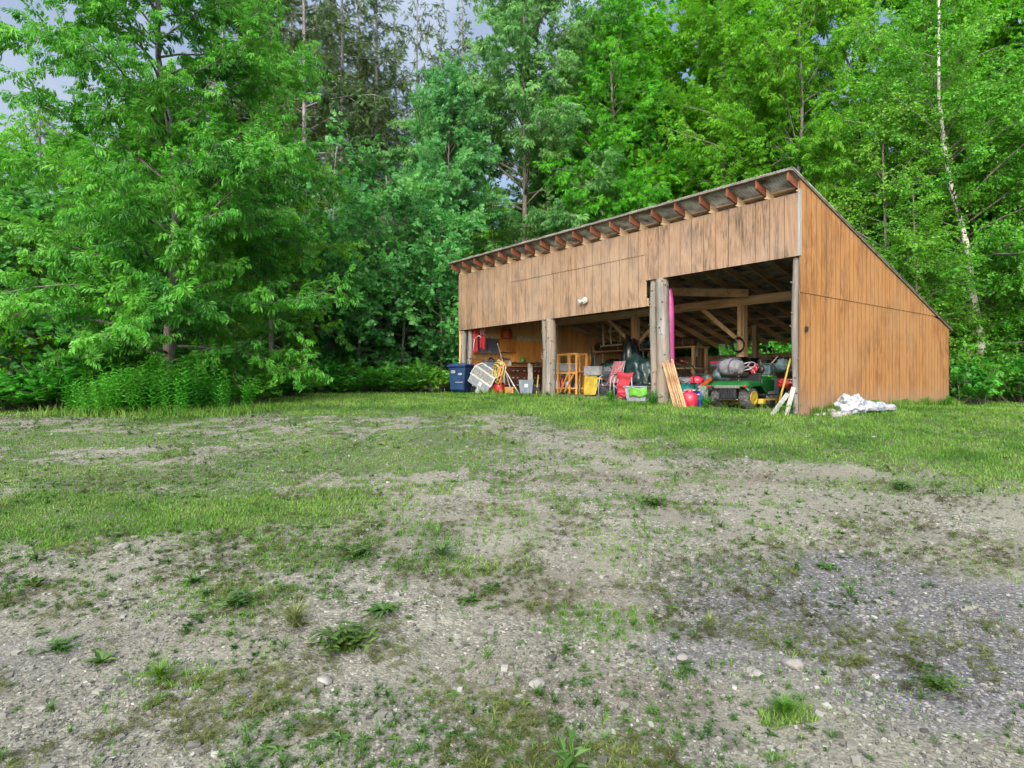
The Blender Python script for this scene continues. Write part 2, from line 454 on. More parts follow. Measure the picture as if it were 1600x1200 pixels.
def leaf_mat(name, dark, mid, light, trans=.35, gloss=.05, clump=.9, v=.87):
    m = bpy.data.materials.new(name); m.use_nodes = True
    n, l = m.node_tree.nodes, m.node_tree.links
    n.remove(n["Principled BSDF"]); out = n["Material Output"]
    t = n.new("ShaderNodeTexCoord"); g = n.new("ShaderNodeNewGeometry"); oi = n.new("ShaderNodeObjectInfo")
    z = n.new("ShaderNodeTexNoise"); z.inputs["Scale"].default_value = clump; z.inputs["Detail"].default_value = 3
    l.new(t.outputs["Object"], z.inputs["Vector"])
    a = n.new("ShaderNodeMath"); a.operation = 'MULTIPLY_ADD'; a.inputs[1].default_value = .36
    l.new(g.outputs["Random Per Island"], a.inputs[0])
    mr = n.new("ShaderNodeMapRange"); mr.inputs["From Min"].default_value = .34; mr.inputs["From Max"].default_value = .64; mr.inputs["To Max"].default_value = .72
    l.new(z.outputs["Fac"], mr.inputs["Value"]); l.new(mr.outputs["Result"], a.inputs[2])
    r = ramp(n, [(.1, dark), (.5, mid), (.92, light)]); l.new(a.outputs[0], r.inputs["Fac"])
    hs = n.new("ShaderNodeHueSaturation")
    m2 = n.new("ShaderNodeMapRange"); m2.inputs["To Min"].default_value = .485; m2.inputs["To Max"].default_value = .515
    l.new(oi.outputs["Random"], m2.inputs["Value"]); l.new(m2.outputs["Result"], hs.inputs["Hue"])
    l.new(r.outputs["Color"], hs.inputs["Color"]); hs.inputs["Value"].default_value = v; hs.inputs["Saturation"].default_value = 1.06
    d = n.new("ShaderNodeBsdfDiffuse"); tr = n.new("ShaderNodeBsdfTranslucent"); gl = n.new("ShaderNodeBsdfGlossy")
    gl.inputs["Roughness"].default_value = .55; gl.inputs["Color"].default_value = (.75, .9, .6, 1)
    l.new(hs.outputs["Color"], d.inputs["Color"])
    hs2 = n.new("ShaderNodeHueSaturation"); hs2.inputs["Value"].default_value = 1.25; hs2.inputs["Hue"].default_value = .485
    l.new(hs.outputs["Color"], hs2.inputs["Color"]); l.new(hs2.outputs["Color"], tr.inputs["Color"])
    s1 = n.new("ShaderNodeMixShader"); s1.inputs[0].default_value = trans
    l.new(d.outputs[0], s1.inputs[1]); l.new(tr.outputs[0], s1.inputs[2])
    s2 = n.new("ShaderNodeMixShader"); s2.inputs[0].default_value = gloss * .6
    l.new(s1.outputs[0], s2.inputs[1]); l.new(gl.outputs[0], s2.inputs[2])
    l.new(s2.outputs[0], out.inputs["Surface"])
    return m

M = {}
M['front_panel'] = siding("grooved plywood front", (.30, .178, .10), (.385, .245, .145), (.445, .30, .19), 'X', .3048, 3.1, (.085, .07, .06), .8)
M['front_panel_stained'] = siding("grooved plywood front stained", (.26, .15, .085), (.37, .23, .135), (.435, .285, .18), 'X', .3048, 7.7, (.07, .058, .052), .95)
M['side_panel'] = siding("grooved plywood side", (.36, .15, .045), (.44, .205, .068), (.50, .255, .095), 'Y', .2032, 1.4, (.13, .06, .028), .75, foot=(.33, .24, .17), gw=.085, k=.58, bv=.05)
M['inner_ply'] = wood("plywood indoors", (.42, .25, .10), (.62, .38, .17), (.74, .50, .25), 'z', 6, .1)
M['log'] = wood("weathered log", (.06, .052, .043), (.14, .128, .11), (.25, .23, .20), 'z', 14, .06, knots=True, bump=.7, weather=(.20, .14, .09), wamt=.5)
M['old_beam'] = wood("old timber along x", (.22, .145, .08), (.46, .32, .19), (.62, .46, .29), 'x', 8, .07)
M['old_post'] = wood("old timber upright", (.23, .155, .085), (.47, .325, .19), (.63, .46, .29), 'z', 8, .07)
M['rafter'] = wood("old timber along y", (.28, .20, .12), (.56, .42, .27), (.72, .57, .39), 'y', 8, .07)
M['red_rafter'] = wood("red stained tail", (.075, .025, .014), (.135, .047, .025), (.20, .08, .042), 'y', 8, .1)
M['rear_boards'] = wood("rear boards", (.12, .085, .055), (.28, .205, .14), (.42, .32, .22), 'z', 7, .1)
M['roof'] = simple("corrugated roof sheet", (.60, .61, .62), .55, .35, 3.5, metal=.2, dirt=(.11, .075, .055))
M['trim'] = wood("grey corner board", (.11, .10, .09), (.20, .187, .17), (.29, .27, .25), 'z', 12, .08)
M['honey'] = wood("honey oak cabinet", (.36, .155, .04), (.54, .265, .075), (.66, .37, .125), 'z', 12, .1, rough=.45)
M['honey_dark'] = wood("red-brown cabinet", (.28, .115, .03), (.44, .195, .05), (.54, .27, .08), 'z', 12, .1, rough=.45)
M['walnut'] = wood("dark dresser wood", (.035, .014, .009), (.07, .028, .017), (.12, .05, .03), 'y', 10, .1, rough=.45)
M['bench_top'] = wood("bench top wood", (.20, .09, .035), (.32, .16, .07), (.42, .24, .12), 'y', 10, .1)
M['pine'] = wood("pale new pine", (.20, .11, .048), (.33, .20, .10), (.42, .28, .155), 'z', 14, .06)
M['grey_board'] = wood("grey old boards", (.18, .16, .14), (.33, .30, .27), (.47, .44, .40), 'z', 12, .07)
M['dark_board'] = wood("dark leaning boards", (.05, .04, .032), (.12, .095, .075), (.2, .165, .135), 'z', 10, .07)
M['bin_blue'] = simple("dark blue bin plastic", (.012, .045, .13), .42, .2, 4)
M['bin_lid'] = simple("blue lid plastic", (.016, .055, .17), .4, .2, 4)
M['sticker'] = simple("white sticker", (.62, .64, .66), .5, .12, 30)
M['black'] = simple("black rubber", (.018, .018, .019), .7, .3, 12)
M['tyre'] = simple("dusty tyre", (.085, .085, .082), .9, .4, 14, bump=.4, dirt=(.20, .185, .16))
M['steel'] = simple("galvanised steel", (.42, .43, .44), .4, .2, 10, metal=.8)
M['chair_tube'] = simple("grey enamel tube", (.38, .39, .40), .4, .15, 8, metal=.3)
M['white'] = simple("white paint", (.62, .62, .60), .5, .12, 9, dirt=(.45, .43, .38))
M['ivory'] = simple("ivory painted wood", (.66, .62, .47), .6, .15, 9)
M['screen'] = simple("grey mesh panel", (.30, .31, .29), .6, .3, 18)
M['screen_dark'] = simple("dim grey wire mesh", (.19, .21, .17), .6, .3, 30)
M['yellow_rope'] = simple("yellow hose", (.66, .50, .14), .5, .25, 16)
M['yellow'] = simple("yellow paint", (.50, .36, .03), .5, .25, 6, dirt=(.4, .29, .06))
M['deck_yellow'] = simple("yellow steel", (.62, .42, .02), .4, .2, 8, dirt=(.2, .15, .05))
M['red'] = simple("red plastic", (.50, .022, .022), .38, .2, 6)
M['pinkred'] = simple("sun-faded red plastic", (.62, .035, .07), .32, .18, 6)
M['red_cloth'] = simple("red cloth", (.44, .022, .035), .8, .2, 8)
M['pink_cloth'] = simple("pink cloth", (.75, .33, .42), .8, .2, 8)
M['magenta'] = simple("magenta plastic", (.36, .03, .17), .4, .2, 4)
M['orange'] = simple("orange plastic", (.55, .105, .014), .45, .25, 7)
M['orange_bright'] = simple("bright orange plastic", (.72, .16, .03), .5, .2, 8)
M['blue'] = simple("blue plastic", (.015, .06, .44), .38, .2, 7)
M['blue_mid'] = simple("mid blue cloth", (.05, .20, .50), .7, .2, 7)
M['slate'] = simple("slate grey door", (.13, .145, .20), .55, .15, 5)
M['tote'] = simple("blue-grey tote plastic", (.19, .24, .28), .5, .2, 7)
M['tote_grey'] = simple("grey tote plastic", (.30, .33, .35), .5, .2, 7)
M['duffel'] = simple("grey canvas", (.20, .195, .21), .85, .25, 9, bump=.3)
M['duffel_dark'] = simple("dark grey canvas", (.07, .075, .09), .85, .3, 9, bump=.3)
M['tarp_green'] = simple("dark green tarp", (.022, .055, .05), .35, .4, 5, bump=.2)
M['tarp_black'] = simple("black plastic sheeting", (.020, .026, .03), .3, .4, 5)
M['tarp_brown'] = simple("brown canvas", (.13, .09, .06), .85, .3, 4, bump=.3)
M['tarp_blue'] = simple("faded blue tarp", (.085, .125, .20), .5, .3, 4)
M['tarp_white'] = simple("white woven plastic", (.45, .48, .52), .5, .25, 9, dirt=(.19, .18, .165), bump=.4)
M['tractor_green'] = simple("tractor green paint", (.012, .125, .024), .4, .2, 6)
M['lid_green'] = simple("lime green plastic", (.16, .46, .05), .5, .2, 7)
M['teal'] = simple("teal plastic", (.02, .24, .21), .5, .2, 7)
M['grey_teal'] = simple("grey-green machine paint", (.10, .16, .16), .5, .3, 9)
M['machine'] = simple("dark machine metal", (.045, .048, .05), .45, .5, 16, metal=.4)
M['grey_box'] = simple("grey steel box", (.26, .29, .32), .5, .2, 6)
M['concrete_grey'] = simple("grey fibre tray", (.30, .30, .30), .7, .2, 8)
M['stone'] = simple("field stone", (.36, .33, .29), .85, .35, 9, bump=.4)
M['glass'] = simple("lamp glass", (.70, .72, .70), .2, .1, 9)
M['skin_bark'] = wood("dark grey bark", (.045, .038, .03), (.12, .105, .088), (.20, .18, .155), 'z', 16, .15, bump=.8)
M['spruce_bark'] = wood("grey spruce bark", (.07, .063, .058), (.16, .148, .138), (.25, .235, .22), 'z', 16, .3, bump=.6)
M['birch_bark'] = wood("pale birch bark", (.16, .13, .11), (.50, .46, .41), (.68, .65, .60), 'z', 7, 2.2, bump=.3)

# ------------------------------------------------------------------ the ground: one sheet out to the horizon
def W_(px, py): return gp(px, py)
_edge = [(-500, 640), (0, 652), (250, 664), (420, 650), (600, 652), (780, 650), (860, 664), (960, 690), (1100, 712), (1250, 728), (1400, 744), (1600, 772), (1900, 820)]
_ep = [W_(*p) for p in _edge]
EX = np.array([p.x for p in _ep]); EYY = np.array([p.y for p in _ep])
_o = np.argsort(EX); EX, EYY = EX[_o], EYY[_o]
# ellipses of thicker grass: pixel centre -> world centre, half-widths in metres, strength
_pat = [(60, 805, 1.5, .85, .9), (330, 800, 1.7, .75, 1.0), (500, 790, .8, .6, .7), (560, 720, 1.8, .6, .6), (330, 745, 1.0, .6, .5), (100, 745, 1.6, .6, .5),
        (690, 690, 1.2, .7, .55), (480, 868, .55, .35, .5), (700, 880, .5, .22, .45), (360, 930, .6, .2, .4), (250, 790, .5, .4, .6), (130, 690, 2.2, .6, .5),
        (560, 700, 1.5, .6, .5), (1480, 760, 1.6, .4, .35), (1240, 1120, .16, .1, .6), (270, 1060, .3, .16, .4), (930, 975, .4, .25, .35), (900, 980, .3, .2, .3), (1320, 700, 3, .6, .3)]
PAT = [(W_(a, b), rx, ry, s) for a, b, rx, ry, s in _pat]
S_TH = math.atan2(-.786, .619)
P0 = Vector((5.48, 12.0, EYE - .585))
def to_shed(X, Y):
    dx, dy = X - P0.x, Y - P0.y
    return dx * .619 + dy * -.786, dx * .786 + dy * .619
def grassiness(X, Y):
    yb = np.interp(X, EX, EYY)
    n1 = fbm(X * .8, Y * .8, 11, 4); n2 = fbm(X * 2.6, Y * 2.6, 17, 3); n3 = fbm(X * 6.5, Y * 6.5, 19, 3)
    d = sstep(Y - yb + 2.4 * (n1 - .5) + 1.0 * (n2 - .5), -.55, .75) * (.75 + .5 * n2)
    left = sstep(X, 1.8, -.5) * sstep(Y, 4.6, 7.6)
    d = np.maximum(d, left * sstep(n1 * .12 + n2 * .40 + n3 * .48, .40, .56) * .62)
    d = np.maximum(d, sstep(n1 * .25 + n2 * .35 + n3 * .4, .52, .64) * (.20 + .25 * sstep(X, 1.5, -1)) * (1 - .5 * sstep(X, 1, 2.5)) * (.35 + .65 * sstep(Y, 3.2, 5.2)))
    d = np.maximum(d, .42 * sstep(n2 * .4 + n3 * .6, .47, .57) * sstep(Y, 4.6, 6.2) * sstep(X, 5.5, 2.0))
    d = d * (.55 + .45 * sstep(n3, .34, .55))
    for c, rx, ry, s in PAT:
        q = ((X - c.x) / rx) ** 2 + ((Y - c.y) / ry) ** 2
        d = np.maximum(d, s * sstep(q + 1.5 * (n2 - .5) + 1.2 * (n3 - .5), 1.3, .3))
    sx, sy = to_shed(X, Y)
    inside = sstep(sx, .25, -.05) * sstep(sx, -12.1, -11.7) * sstep(sy + .6 * (n2 - .5), -.15, .25)
    return np.clip(d * (1 - inside), 0, 1.2)

ratio = 1.0095
rows = [-60, -20, -6, 0, 1.2]
y = 1.9
while y < 34: rows.append(y); y *= ratio
while y < 420: rows.append(y); y *= 1.06
rows = np.array(rows)
ncol = 420
S = np.linspace(-1, 1, ncol); S = S * (.55 + .45 * np.abs(S) ** 2.0)
hw = np.where(rows < 2, 14, np.minimum(rows * 1.45 + 9, 420.0)); hw[:3] = 80
GXm = S[None, :] * hw[:, None]; GYm = np.repeat(rows[:, None], ncol, 1)
Xf, Yf = GXm.ravel(), GYm.ravel()
Zf = gz(Xf, Yf)
Zf = Zf + .012 * (fbm(Xf * 9, Yf * 9, 8, 3) - .5) * sstep(Yf, 14, 6)
i0 = np.arange(len(rows) - 1)[:, None] * ncol + np.arange(ncol - 1)[None, :]
Q = np.stack([i0, i0 + 1, i0 + ncol + 1, i0 + ncol], -1).reshape(-1, 4)
gr_ = grassiness(Xf, Yf)
c1 = W_(1330, 930); c2 = W_(1500, 1060); c3 = W_(60, 1030); c4 = W_(1130, 900)
dk = np.zeros_like(Xf)
for c, rx, ry, s in ((c1, 1.35, .8, 1.), (c2, .95, .6, 1.), (c3, .5, .35, .7), (c4, .6, .35, .8), (W_(1230, 1010), .9, .5, .9)):
    dk = np.maximum(dk, s * sstep(((Xf - c.x) / rx) ** 2 + ((Yf - c.y) / ry) ** 2 + 1.6 * (fbm(Xf * 1.6, Yf * 2.2, 23, 3) - .5), 1.3, .1))
br = np.zeros_like(Xf)
for c, rx, ry, s in ((W_(860, 930), .55, .45, .7), (W_(950, 1085), .75, .25, 1.), (W_(1130, 745), 2.0, .45, .7), (W_(560, 838), .35, .14, 1.), (W_(800, 1050), .5, .2, .6), (W_(300, 990), .35, .2, .5), (W_(940, 665), .7, .7, .7), (W_(1360, 662), .8, .35, 1.0)):
    br = np.maximum(br, s * sstep(((Xf - c.x) / rx) ** 2 + ((Yf - c.y) / ry) ** 2 + 1.4 * (fbm(Xf * 2.2, Yf * 2.6, 29, 3) - .5), 1.3, .2))
sx, sy = to_shed(Xf, Yf)
ins = sstep(sx, .3, 0) * sstep(sx, -12.2, -11.8) * sstep(sy, -.25, .25) * sstep(sy, 8.3, 7.9)
br = np.maximum(br, ins * .35)
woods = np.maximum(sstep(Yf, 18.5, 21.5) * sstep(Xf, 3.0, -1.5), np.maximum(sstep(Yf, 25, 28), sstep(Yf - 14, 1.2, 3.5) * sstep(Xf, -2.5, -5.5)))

def ground_material():
    m, n, l, b = new_mat("gravel and thin grass")
    t = n.new("ShaderNodeTexCoord")
    def att(k):
        a = n.new("ShaderNodeAttribute"); a.attribute_name = k; return a.outputs["Fac"]
    def noise_(s, det=5, rough=.6):
        z = n.new("ShaderNodeTexNoise"); z.inputs["Scale"].default_value = s; z.inputs["Detail"].default_value = det; z.inputs["Roughness"].default_value = rough
        l.new(t.outputs["Object"], z.inputs["Vector"]); return z.outputs["Fac"]
    def mixc(f, A, B):
        x = n.new("ShaderNodeMix"); x.data_type = 'RGBA'
        l.new(f, x.inputs["Factor"])
        for s, k in ((A, "A"), (B, "B")):
            if hasattr(s, "links") or hasattr(s, "is_linked"): l.new(s, x.inputs[k])
            else: x.inputs[k].default_value = (*s, 1)
        return x.outputs["Result"]
    def vor(s):
        v = n.new("ShaderNodeTexVoronoi"); v.inputs["Scale"].default_value = s; v.inputs["Randomness"].default_value = 1
        l.new(t.outputs["Object"], v.inputs["Vector"]); return v
    v1, v2 = vor(62), vor(24)
    bw = n.new("ShaderNodeSeparateColor"); l.new(v1.outputs["Color"], bw.inputs["Color"])
    bw2 = n.new("ShaderNodeSeparateColor"); l.new(v2.outputs["Color"], bw2.inputs["Color"])
    peb = ramp(n, [(0, (.09, .085, .075)), (.35, (.19, .18, .155)), (.75, (.285, .272, .235)), (.94, (.36, .345, .30)), (1, (.58, .56, .50))]); l.new(bw.outputs["Red"], peb.inputs["Fac"])
    peb2 = ramp(n, [(0, (.11, .104, .092)), (.5, (.22, .21, .18)), (1, (.42, .40, .345))]); l.new(bw2.outputs["Green"], peb2.inputs["Fac"])
    nz = noise_(3.2, 6)
    rr = ramp(n, [(.45, (0, 0, 0)), (.6, (.55,) * 3)]); l.new(nz, rr.inputs["Fac"])
    grav = mixc(rr.outputs["Color"], peb.outputs["Color"], peb2.outputs["Color"])
    sand = ramp(n, [(.3, (.195, .185, .153)), (.7, (.29, .276, .232))]); l.new(noise_(40, 4), sand.inputs["Fac"])
    rs = ramp(n, [(.42, (0, 0, 0)), (.6, (.85,) * 3)]); l.new(noise_(1.1, 5), rs.inputs["Fac"])
    grav = mixc(rs.outputs["Color"], grav, sand.outputs["Color"])
    dkc = ramp(n, [(0, (.045, .044, .05)), (.5, (.115, .112, .122)), (.9, (.20, .195, .205)), (1, (.42, .41, .41))]); l.new(bw.outputs["Blue"], dkc.inputs["Fac"])
    dm = n.new("ShaderNodeMath"); dm.operation = 'MULTIPLY'; dm.inputs[1].default_value = .85; l.new(att("dark"), dm.inputs[0])
    grav_t = ramp(n, [(.3, (.76, .75, .68)), (.7, (1.14, 1.12, 1.02))]); l.new(noise_(.9, 7, .65), grav_t.inputs["Fac"])
    gm_ = n.new("ShaderNodeMix"); gm_.data_type = 'RGBA'; gm_.blend_type = 'MULTIPLY'; gm_.inputs["Factor"].default_value = 1
    l.new(grav, gm_.inputs["A"]); l.new(grav_t.outputs["Color"], gm_.inputs["B"]); grav = gm_.outputs["Result"]
    out = mixc(dm.outputs[0], grav, dkc.outputs["Color"])
    soil = ramp(n, [(.3, (.10, .075, .055)), (.6, (.20, .16, .12)), (.8, (.29, .245, .195))]); l.new(noise_(18, 6), soil.inputs["Fac"])
    bm = n.new("ShaderNodeMath"); bm.operation = 'MULTIPLY'; bm.inputs[1].default_value = .5; l.new(att("brown"), bm.inputs[0])
    out = mixc(bm.outputs[0], out, soil.outputs["Color"])
    tur = ramp(n, [(.3, (.03, .05, .01)), (.55, (.07, .11, .022)), (.75, (.14, .14, .055))]); l.new(noise_(26, 6), tur.inputs["Fac"])
    gm = n.new("ShaderNodeMath"); gm.operation = 'MULTIPLY_ADD'; gm.inputs[1].default_value = 1.1
    l.new(att("grass"), gm.inputs[0])
    gq = n.new("ShaderNodeMath"); gq.operation = 'MULTIPLY_ADD'; gq.inputs[1].default_value = 1.9; gq.inputs[2].default_value = -1.05; l.new(noise_(11, 6, .75), gq.inputs[0])
    l.new(gq.outputs[0], gm.inputs[2]); gm.use_clamp = True
    gf = ramp(n, [(.12, (0, 0, 0)), (.55, (.82,) * 3)]); l.new(gm.outputs[0], gf.inputs["Fac"])
    out = mixc(gf.outputs["Color"], out, tur.outputs["Color"])
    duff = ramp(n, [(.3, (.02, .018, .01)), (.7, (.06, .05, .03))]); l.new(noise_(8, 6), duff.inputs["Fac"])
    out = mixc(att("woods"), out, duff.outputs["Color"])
    l.new(scaled(n, l, out, .55), b.inputs["Base Color"]); b.inputs["Roughness"].default_value = .9; b.inputs["Specular IOR Level"].default_value = .25
    ds = n.new("ShaderNodeMath"); ds.operation = 'MULTIPLY_ADD'; ds.inputs[1].default_value = -1.6; l.new(v1.outputs["Distance"], ds.inputs[0]); l.new(noise_(55, 5), ds.inputs[2])
    bp = n.new("ShaderNodeBump"); bp.inputs["Strength"].default_value = .55; bp.inputs["Distance"].default_value = .009
    l.new(ds.outputs[0], bp.inputs["Height"]); l.new(bp.outputs["Normal"], b.inputs["Normal"])
    return m
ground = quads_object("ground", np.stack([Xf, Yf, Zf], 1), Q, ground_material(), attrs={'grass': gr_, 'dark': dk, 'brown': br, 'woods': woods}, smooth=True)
tag(ground, kind='structure')

# ------------------------------------------------------------------ grass, gravel and weeds lying on the ground
def frames(D, rng, roll=.4):
    """right/forward/up for each direction, up kept near the sky with some roll"""
    D = D / np.linalg.norm(D, axis=1, keepdims=True)
    up = np.tile(np.array([0, 0, 1.0]), (len(D), 1)) + rng.normal(0, roll, (len(D), 3))
    r = np.cross(D, up); r /= np.maximum(np.linalg.norm(r, axis=1, keepdims=True), 1e-6)
    return D, r, np.cross(r, D)
def stamp(tv, tq, P, F, Rr, U, sc):
    """copies a template (x forward, y right, z up) to every point"""
    tv = np.asarray(tv, float); tq = np.asarray(tq, int)
    sc = np.asarray(sc, float)
    V = (P[:, None, :] + sc[:, None, None] * (tv[None, :, 0:1] * F[:, None, :] + tv[None, :, 1:2] * Rr[:, None, :] + tv[None, :, 2:3] * U[:, None, :]))
    Qs = (np.arange(len(P))[:, None, None] * len(tv) + tq[None]).reshape(-1, 4)
    return V.reshape(-1, 3), Qs
def merge(parts):
    V, Q, o = [], [], 0
    for v, q in parts:
        V.append(v); Q.append(q + o); o += len(v)
    return np.concatenate(V), np.concatenate(Q)
def scatter_ground(rng, n, ymin, ymax, spread=1.45):
    Y = np.exp(rng.uniform(math.log(ymin), math.log(ymax), n))
    X = rng.uniform(-spread, spread, n) * Y
    return X, Y

def blades(rng, X, Y, hmin, hmax, wide):
    n = len(X)
    Z = gz(X, Y) - .004
    az = rng.uniform(0, 2 * np.pi, n); h = rng.uniform(hmin, hmax, n) * (.6 + .8 * fbm(X * 1.5, Y * 1.5, 3, 2))
    w = wide * (.7 + .6 * rng.random(n))
    lean = rng.uniform(.15, .95, n)
    dx, dy = np.cos(az), np.sin(az)
    a2 = az + rng.normal(np.pi / 2, .5, n); wx, wy = np.cos(a2) * w / 2, np.sin(a2) * w / 2
    P = np.stack([X, Y, Z], 1)
    def pt(t, s):
        q = P.copy()
        q[:, 0] += dx * h * lean * t ** 1.8 + wx * s; q[:, 1] += dy * h * lean * t ** 1.8 + wy * s
        q[:, 2] += h * t * (1 - .28 * lean * t); return q
    V = np.stack([pt(0, -1), pt(0, 1), pt(.55, .8), pt(.55, -.8), pt(1, .12), pt(1, -.12)], 1).reshape(-1, 3)
    b = np.arange(n)[:, None, None] * 6 + np.array([[0, 1, 2, 3], [3, 2, 4, 5]])[None]
    return V, b.reshape(-1, 4)

rng = np.random.default_rng(5)
M['grass'] = leaf_mat("lawn grass", (.034, .095, .012), (.080, .170, .024), (.15, .235, .052), .35, .04, 1.0, 1.0)
M['weed'] = leaf_mat("roadside weed leaf", (.016, .048, .009), (.042, .098, .019), (.085, .155, .034), .3, .06, 3.0)
X, Y = scatter_ground(rng, 1150000, 2.2, 24)
keep = rng.random(len(X)) < np.clip(grassiness(X, Y) * .95, 0, 1) * np.where(Y > 17.5, np.where(X < -1, sstep(Y, 22, 18), 1), 1)
X, Y = X[keep], Y[keep]
# clumping: pull some blades to tuft centres
cx, cy = np.round(X / .11) * .11, np.round(Y / .11) * .11
jx, jy = vnoise(cx * 31, cy * 17, 4), vnoise(cx * 13, cy * 37, 6)
pull = rng.uniform(0, .75, len(X)) * (grassiness(X, Y) < .6)
X = X + (cx + (jx - .5) * .08 - X) * pull; Y = Y + (cy + (jy - .5) * .08 - Y) * pull
lush = sstep(Y - np.interp(X, EX, EYY), -.3, 2.5)
gv, gq = blades(rng, X, Y, .016, .042 + .04 * lush, .003 + .0008 * Y)
grass = quads_object("grass", gv, gq, M['grass'])
tag(grass, kind='stuff')

# small loose stones of the gravel
n = 220000
Xs, Ys = scatter_ground(rng, n, 2.1, 12.5)
k = rng.random(n) < np.clip(1 - 1.2 * grassiness(Xs, Ys), .05, 1) * (.25 + .75 * sstep(fbm(Xs * 1.3, Ys * 1.3, 41, 3), .36, .6))
Xs, Ys = Xs[k], Ys[k]; n = len(Xs)
size = np.exp(rng.normal(math.log(.0058), .62, n)) * (.7 + .06 * Ys); size = np.clip(size, .003, .04)
base = np.array([(a, b, c) for c in (-1, 1) for b in (-1, 1) for a in (-1, 1)], float) / 1.6
cq = np.array([(0, 2, 3, 1), (4, 5, 7, 6), (0, 1, 5, 4), (2, 6, 7, 3), (0, 4, 6, 2), (1, 3, 7, 5)])
jit = base[None] * rng.uniform(.55, 1.25, (n, 8, 3)) * np.array([1, .8, .55])
a = rng.uniform(0, 6.28, n); ca, sa = np.cos(a)[:, None], np.sin(a)[:, None]
vx = jit[:, :, 0] * ca - jit[:, :, 1] * sa; vy = jit[:, :, 0] * sa + jit[:, :, 1] * ca
sv = np.stack([vx, vy, jit[:, :, 2] + .12], 2) * size[:, None, None] + np.stack([Xs, Ys, gz(Xs, Ys)], 1)[:, None, :]
def stones_material():
    m, n, l, b = new_mat("loose gravel stones")
    g = n.new("ShaderNodeNewGeometry")
    r = ramp(n, [(0, (.045, .043, .038)), (.3, (.095, .092, .078)), (.7, (.15, .145, .12)), (.93, (.19, .182, .155)), (1, (.28, .27, .24))])
    l.new(g.outputs["Random Per Island"], r.inputs["Fac"]); l.new(r.outputs["Color"], b.inputs["Base Color"])
    b.inputs["Roughness"].default_value = .85; b.inputs["Specular IOR Level"].default_value = .25
    return m
M['gravel'] = stones_material()
tag(quads_object("gravel", sv.reshape(-1, 3), (np.arange(n)[:, None, None] * 8 + cq[None]).reshape(-1, 4), M['gravel']), kind='stuff')

# templates of leaves (x out along the leaf, y across, z up); each leaf is one or two quads
def diamond(o, d, L, w, droop=0.0, up=(0, 0, 1)):
    o, d, up = np.array(o, float), np.array(d, float), np.array(up, float)
    d = d / np.linalg.norm(d); r = np.cross(d, up); r /= np.linalg.norm(r); u = np.cross(r, d)
    m = o + d * L * .42 + u * L * .06
    return [o, m + r * w / 2 - u * w * .12, o + d * L - u * L * droop, m - r * w / 2 - u * w * .12]
def template(leaves):
    V, Q = [], []
    for lf in leaves:
        Q.append([len(V) + i for i in range(4)]); V += list(lf)
    return np.array(V), np.array(Q)
def rosette(rng, nl, L, w, el0, el1):
    out = []
    for i in range(nl):
        a = i * 2.4 + rng.uniform(-.3, .3); e = rng.uniform(el0, el1)
        d = (math.cos(a) * math.cos(e), math.sin(a) * math.cos(e), math.sin(e))
        out.append(diamond((0, 0, .01), d, L * rng.uniform(.6, 1.1), w * rng.uniform(.7, 1.1), .25))
    return template(out)
def bushy(rng, ns, H, spread, leafL, leafw, per):
    """leafy upright stems from one root"""
    out = []
    for s in range(ns):
        a = rng.uniform(0, 6.28); ln = rng.uniform(.1, 1) * spread
        sd = np.array((math.cos(a) * ln, math.sin(a) * ln, H)); sl = np.linalg.norm(sd)
        out.append(diamond((0, 0, 0), sd, sl * .95, .008, .0))
        for j in range(per):
            t = (j + .6) / per
            p = (math.cos(a) * ln * t, math.sin(a) * ln * t, H * t * rng.uniform(.75, 1.05) * (1.1 - .45 * ln / max(spread, 1e-6)))
            b = rng.uniform(0, 6.28); e = rng.uniform(-.2, .7)
            out.append(diamond(p, (math.cos(b) * math.cos(e), math.sin(b) * math.cos(e), math.sin(e)), leafL * rng.uniform(.6, 1.15), leafw, .2))
    return template(out)
trng = np.random.default_rng(77)
small_weeds = [rosette(trng, 9, .07, .022, .05, .5), bushy(trng, 5, .05, .07, .04, .014, 4), rosette(trng, 14, .085, .008, .3, 1.2)]
Xw, Yw = scatter_ground(rng, 22000, 2.3, 12)
gw_ = fbm(Xw * 1.1, Yw * 1.1, 61, 3)
Xl, Yl = scatter_ground(rng, 14000, 6, 20)
kl = rng.random(len(Xl)) < sstep(fbm(Xl * .9, Yl * .9, 67, 3), .45, .62) * np.clip(grassiness(Xl, Yl), 0, 1)
Xl, Yl = Xl[kl], Yl[kl]
k = rng.random(len(Xw)) < (.06 + sstep(gw_, .48, .60) * (.3 + .55 * sstep(Xw, 1.2, -1.2))) * np.clip(1.2 - grassiness(Xw, Yw), 0, 1)
Xw, Yw = np.concatenate([Xw[k], Xl]), np.concatenate([Yw[k], Yl]); parts = []
pick = rng.integers(0, 3, len(Xw))
for i, (tv, tq) in enumerate(small_weeds):
    s = pick == i; P = np.stack([Xw[s], Yw[s], gz(Xw[s], Yw[s])], 1)
    az = rng.uniform(0, 6.28, len(P)); F = np.stack([np.cos(az), np.sin(az), 0 * az], 1)
    F, Rr, U = frames(F, rng, .08)
    parts.append(stamp(tv, tq, P, F, Rr, U, np.exp(rng.normal(-.85, .42, len(P))) * (.75 + .05 * Yw[s])))
wv, wq = merge(parts)
tag(quads_object("sparse_weeds", wv, wq, M['weed']), kind='stuff')

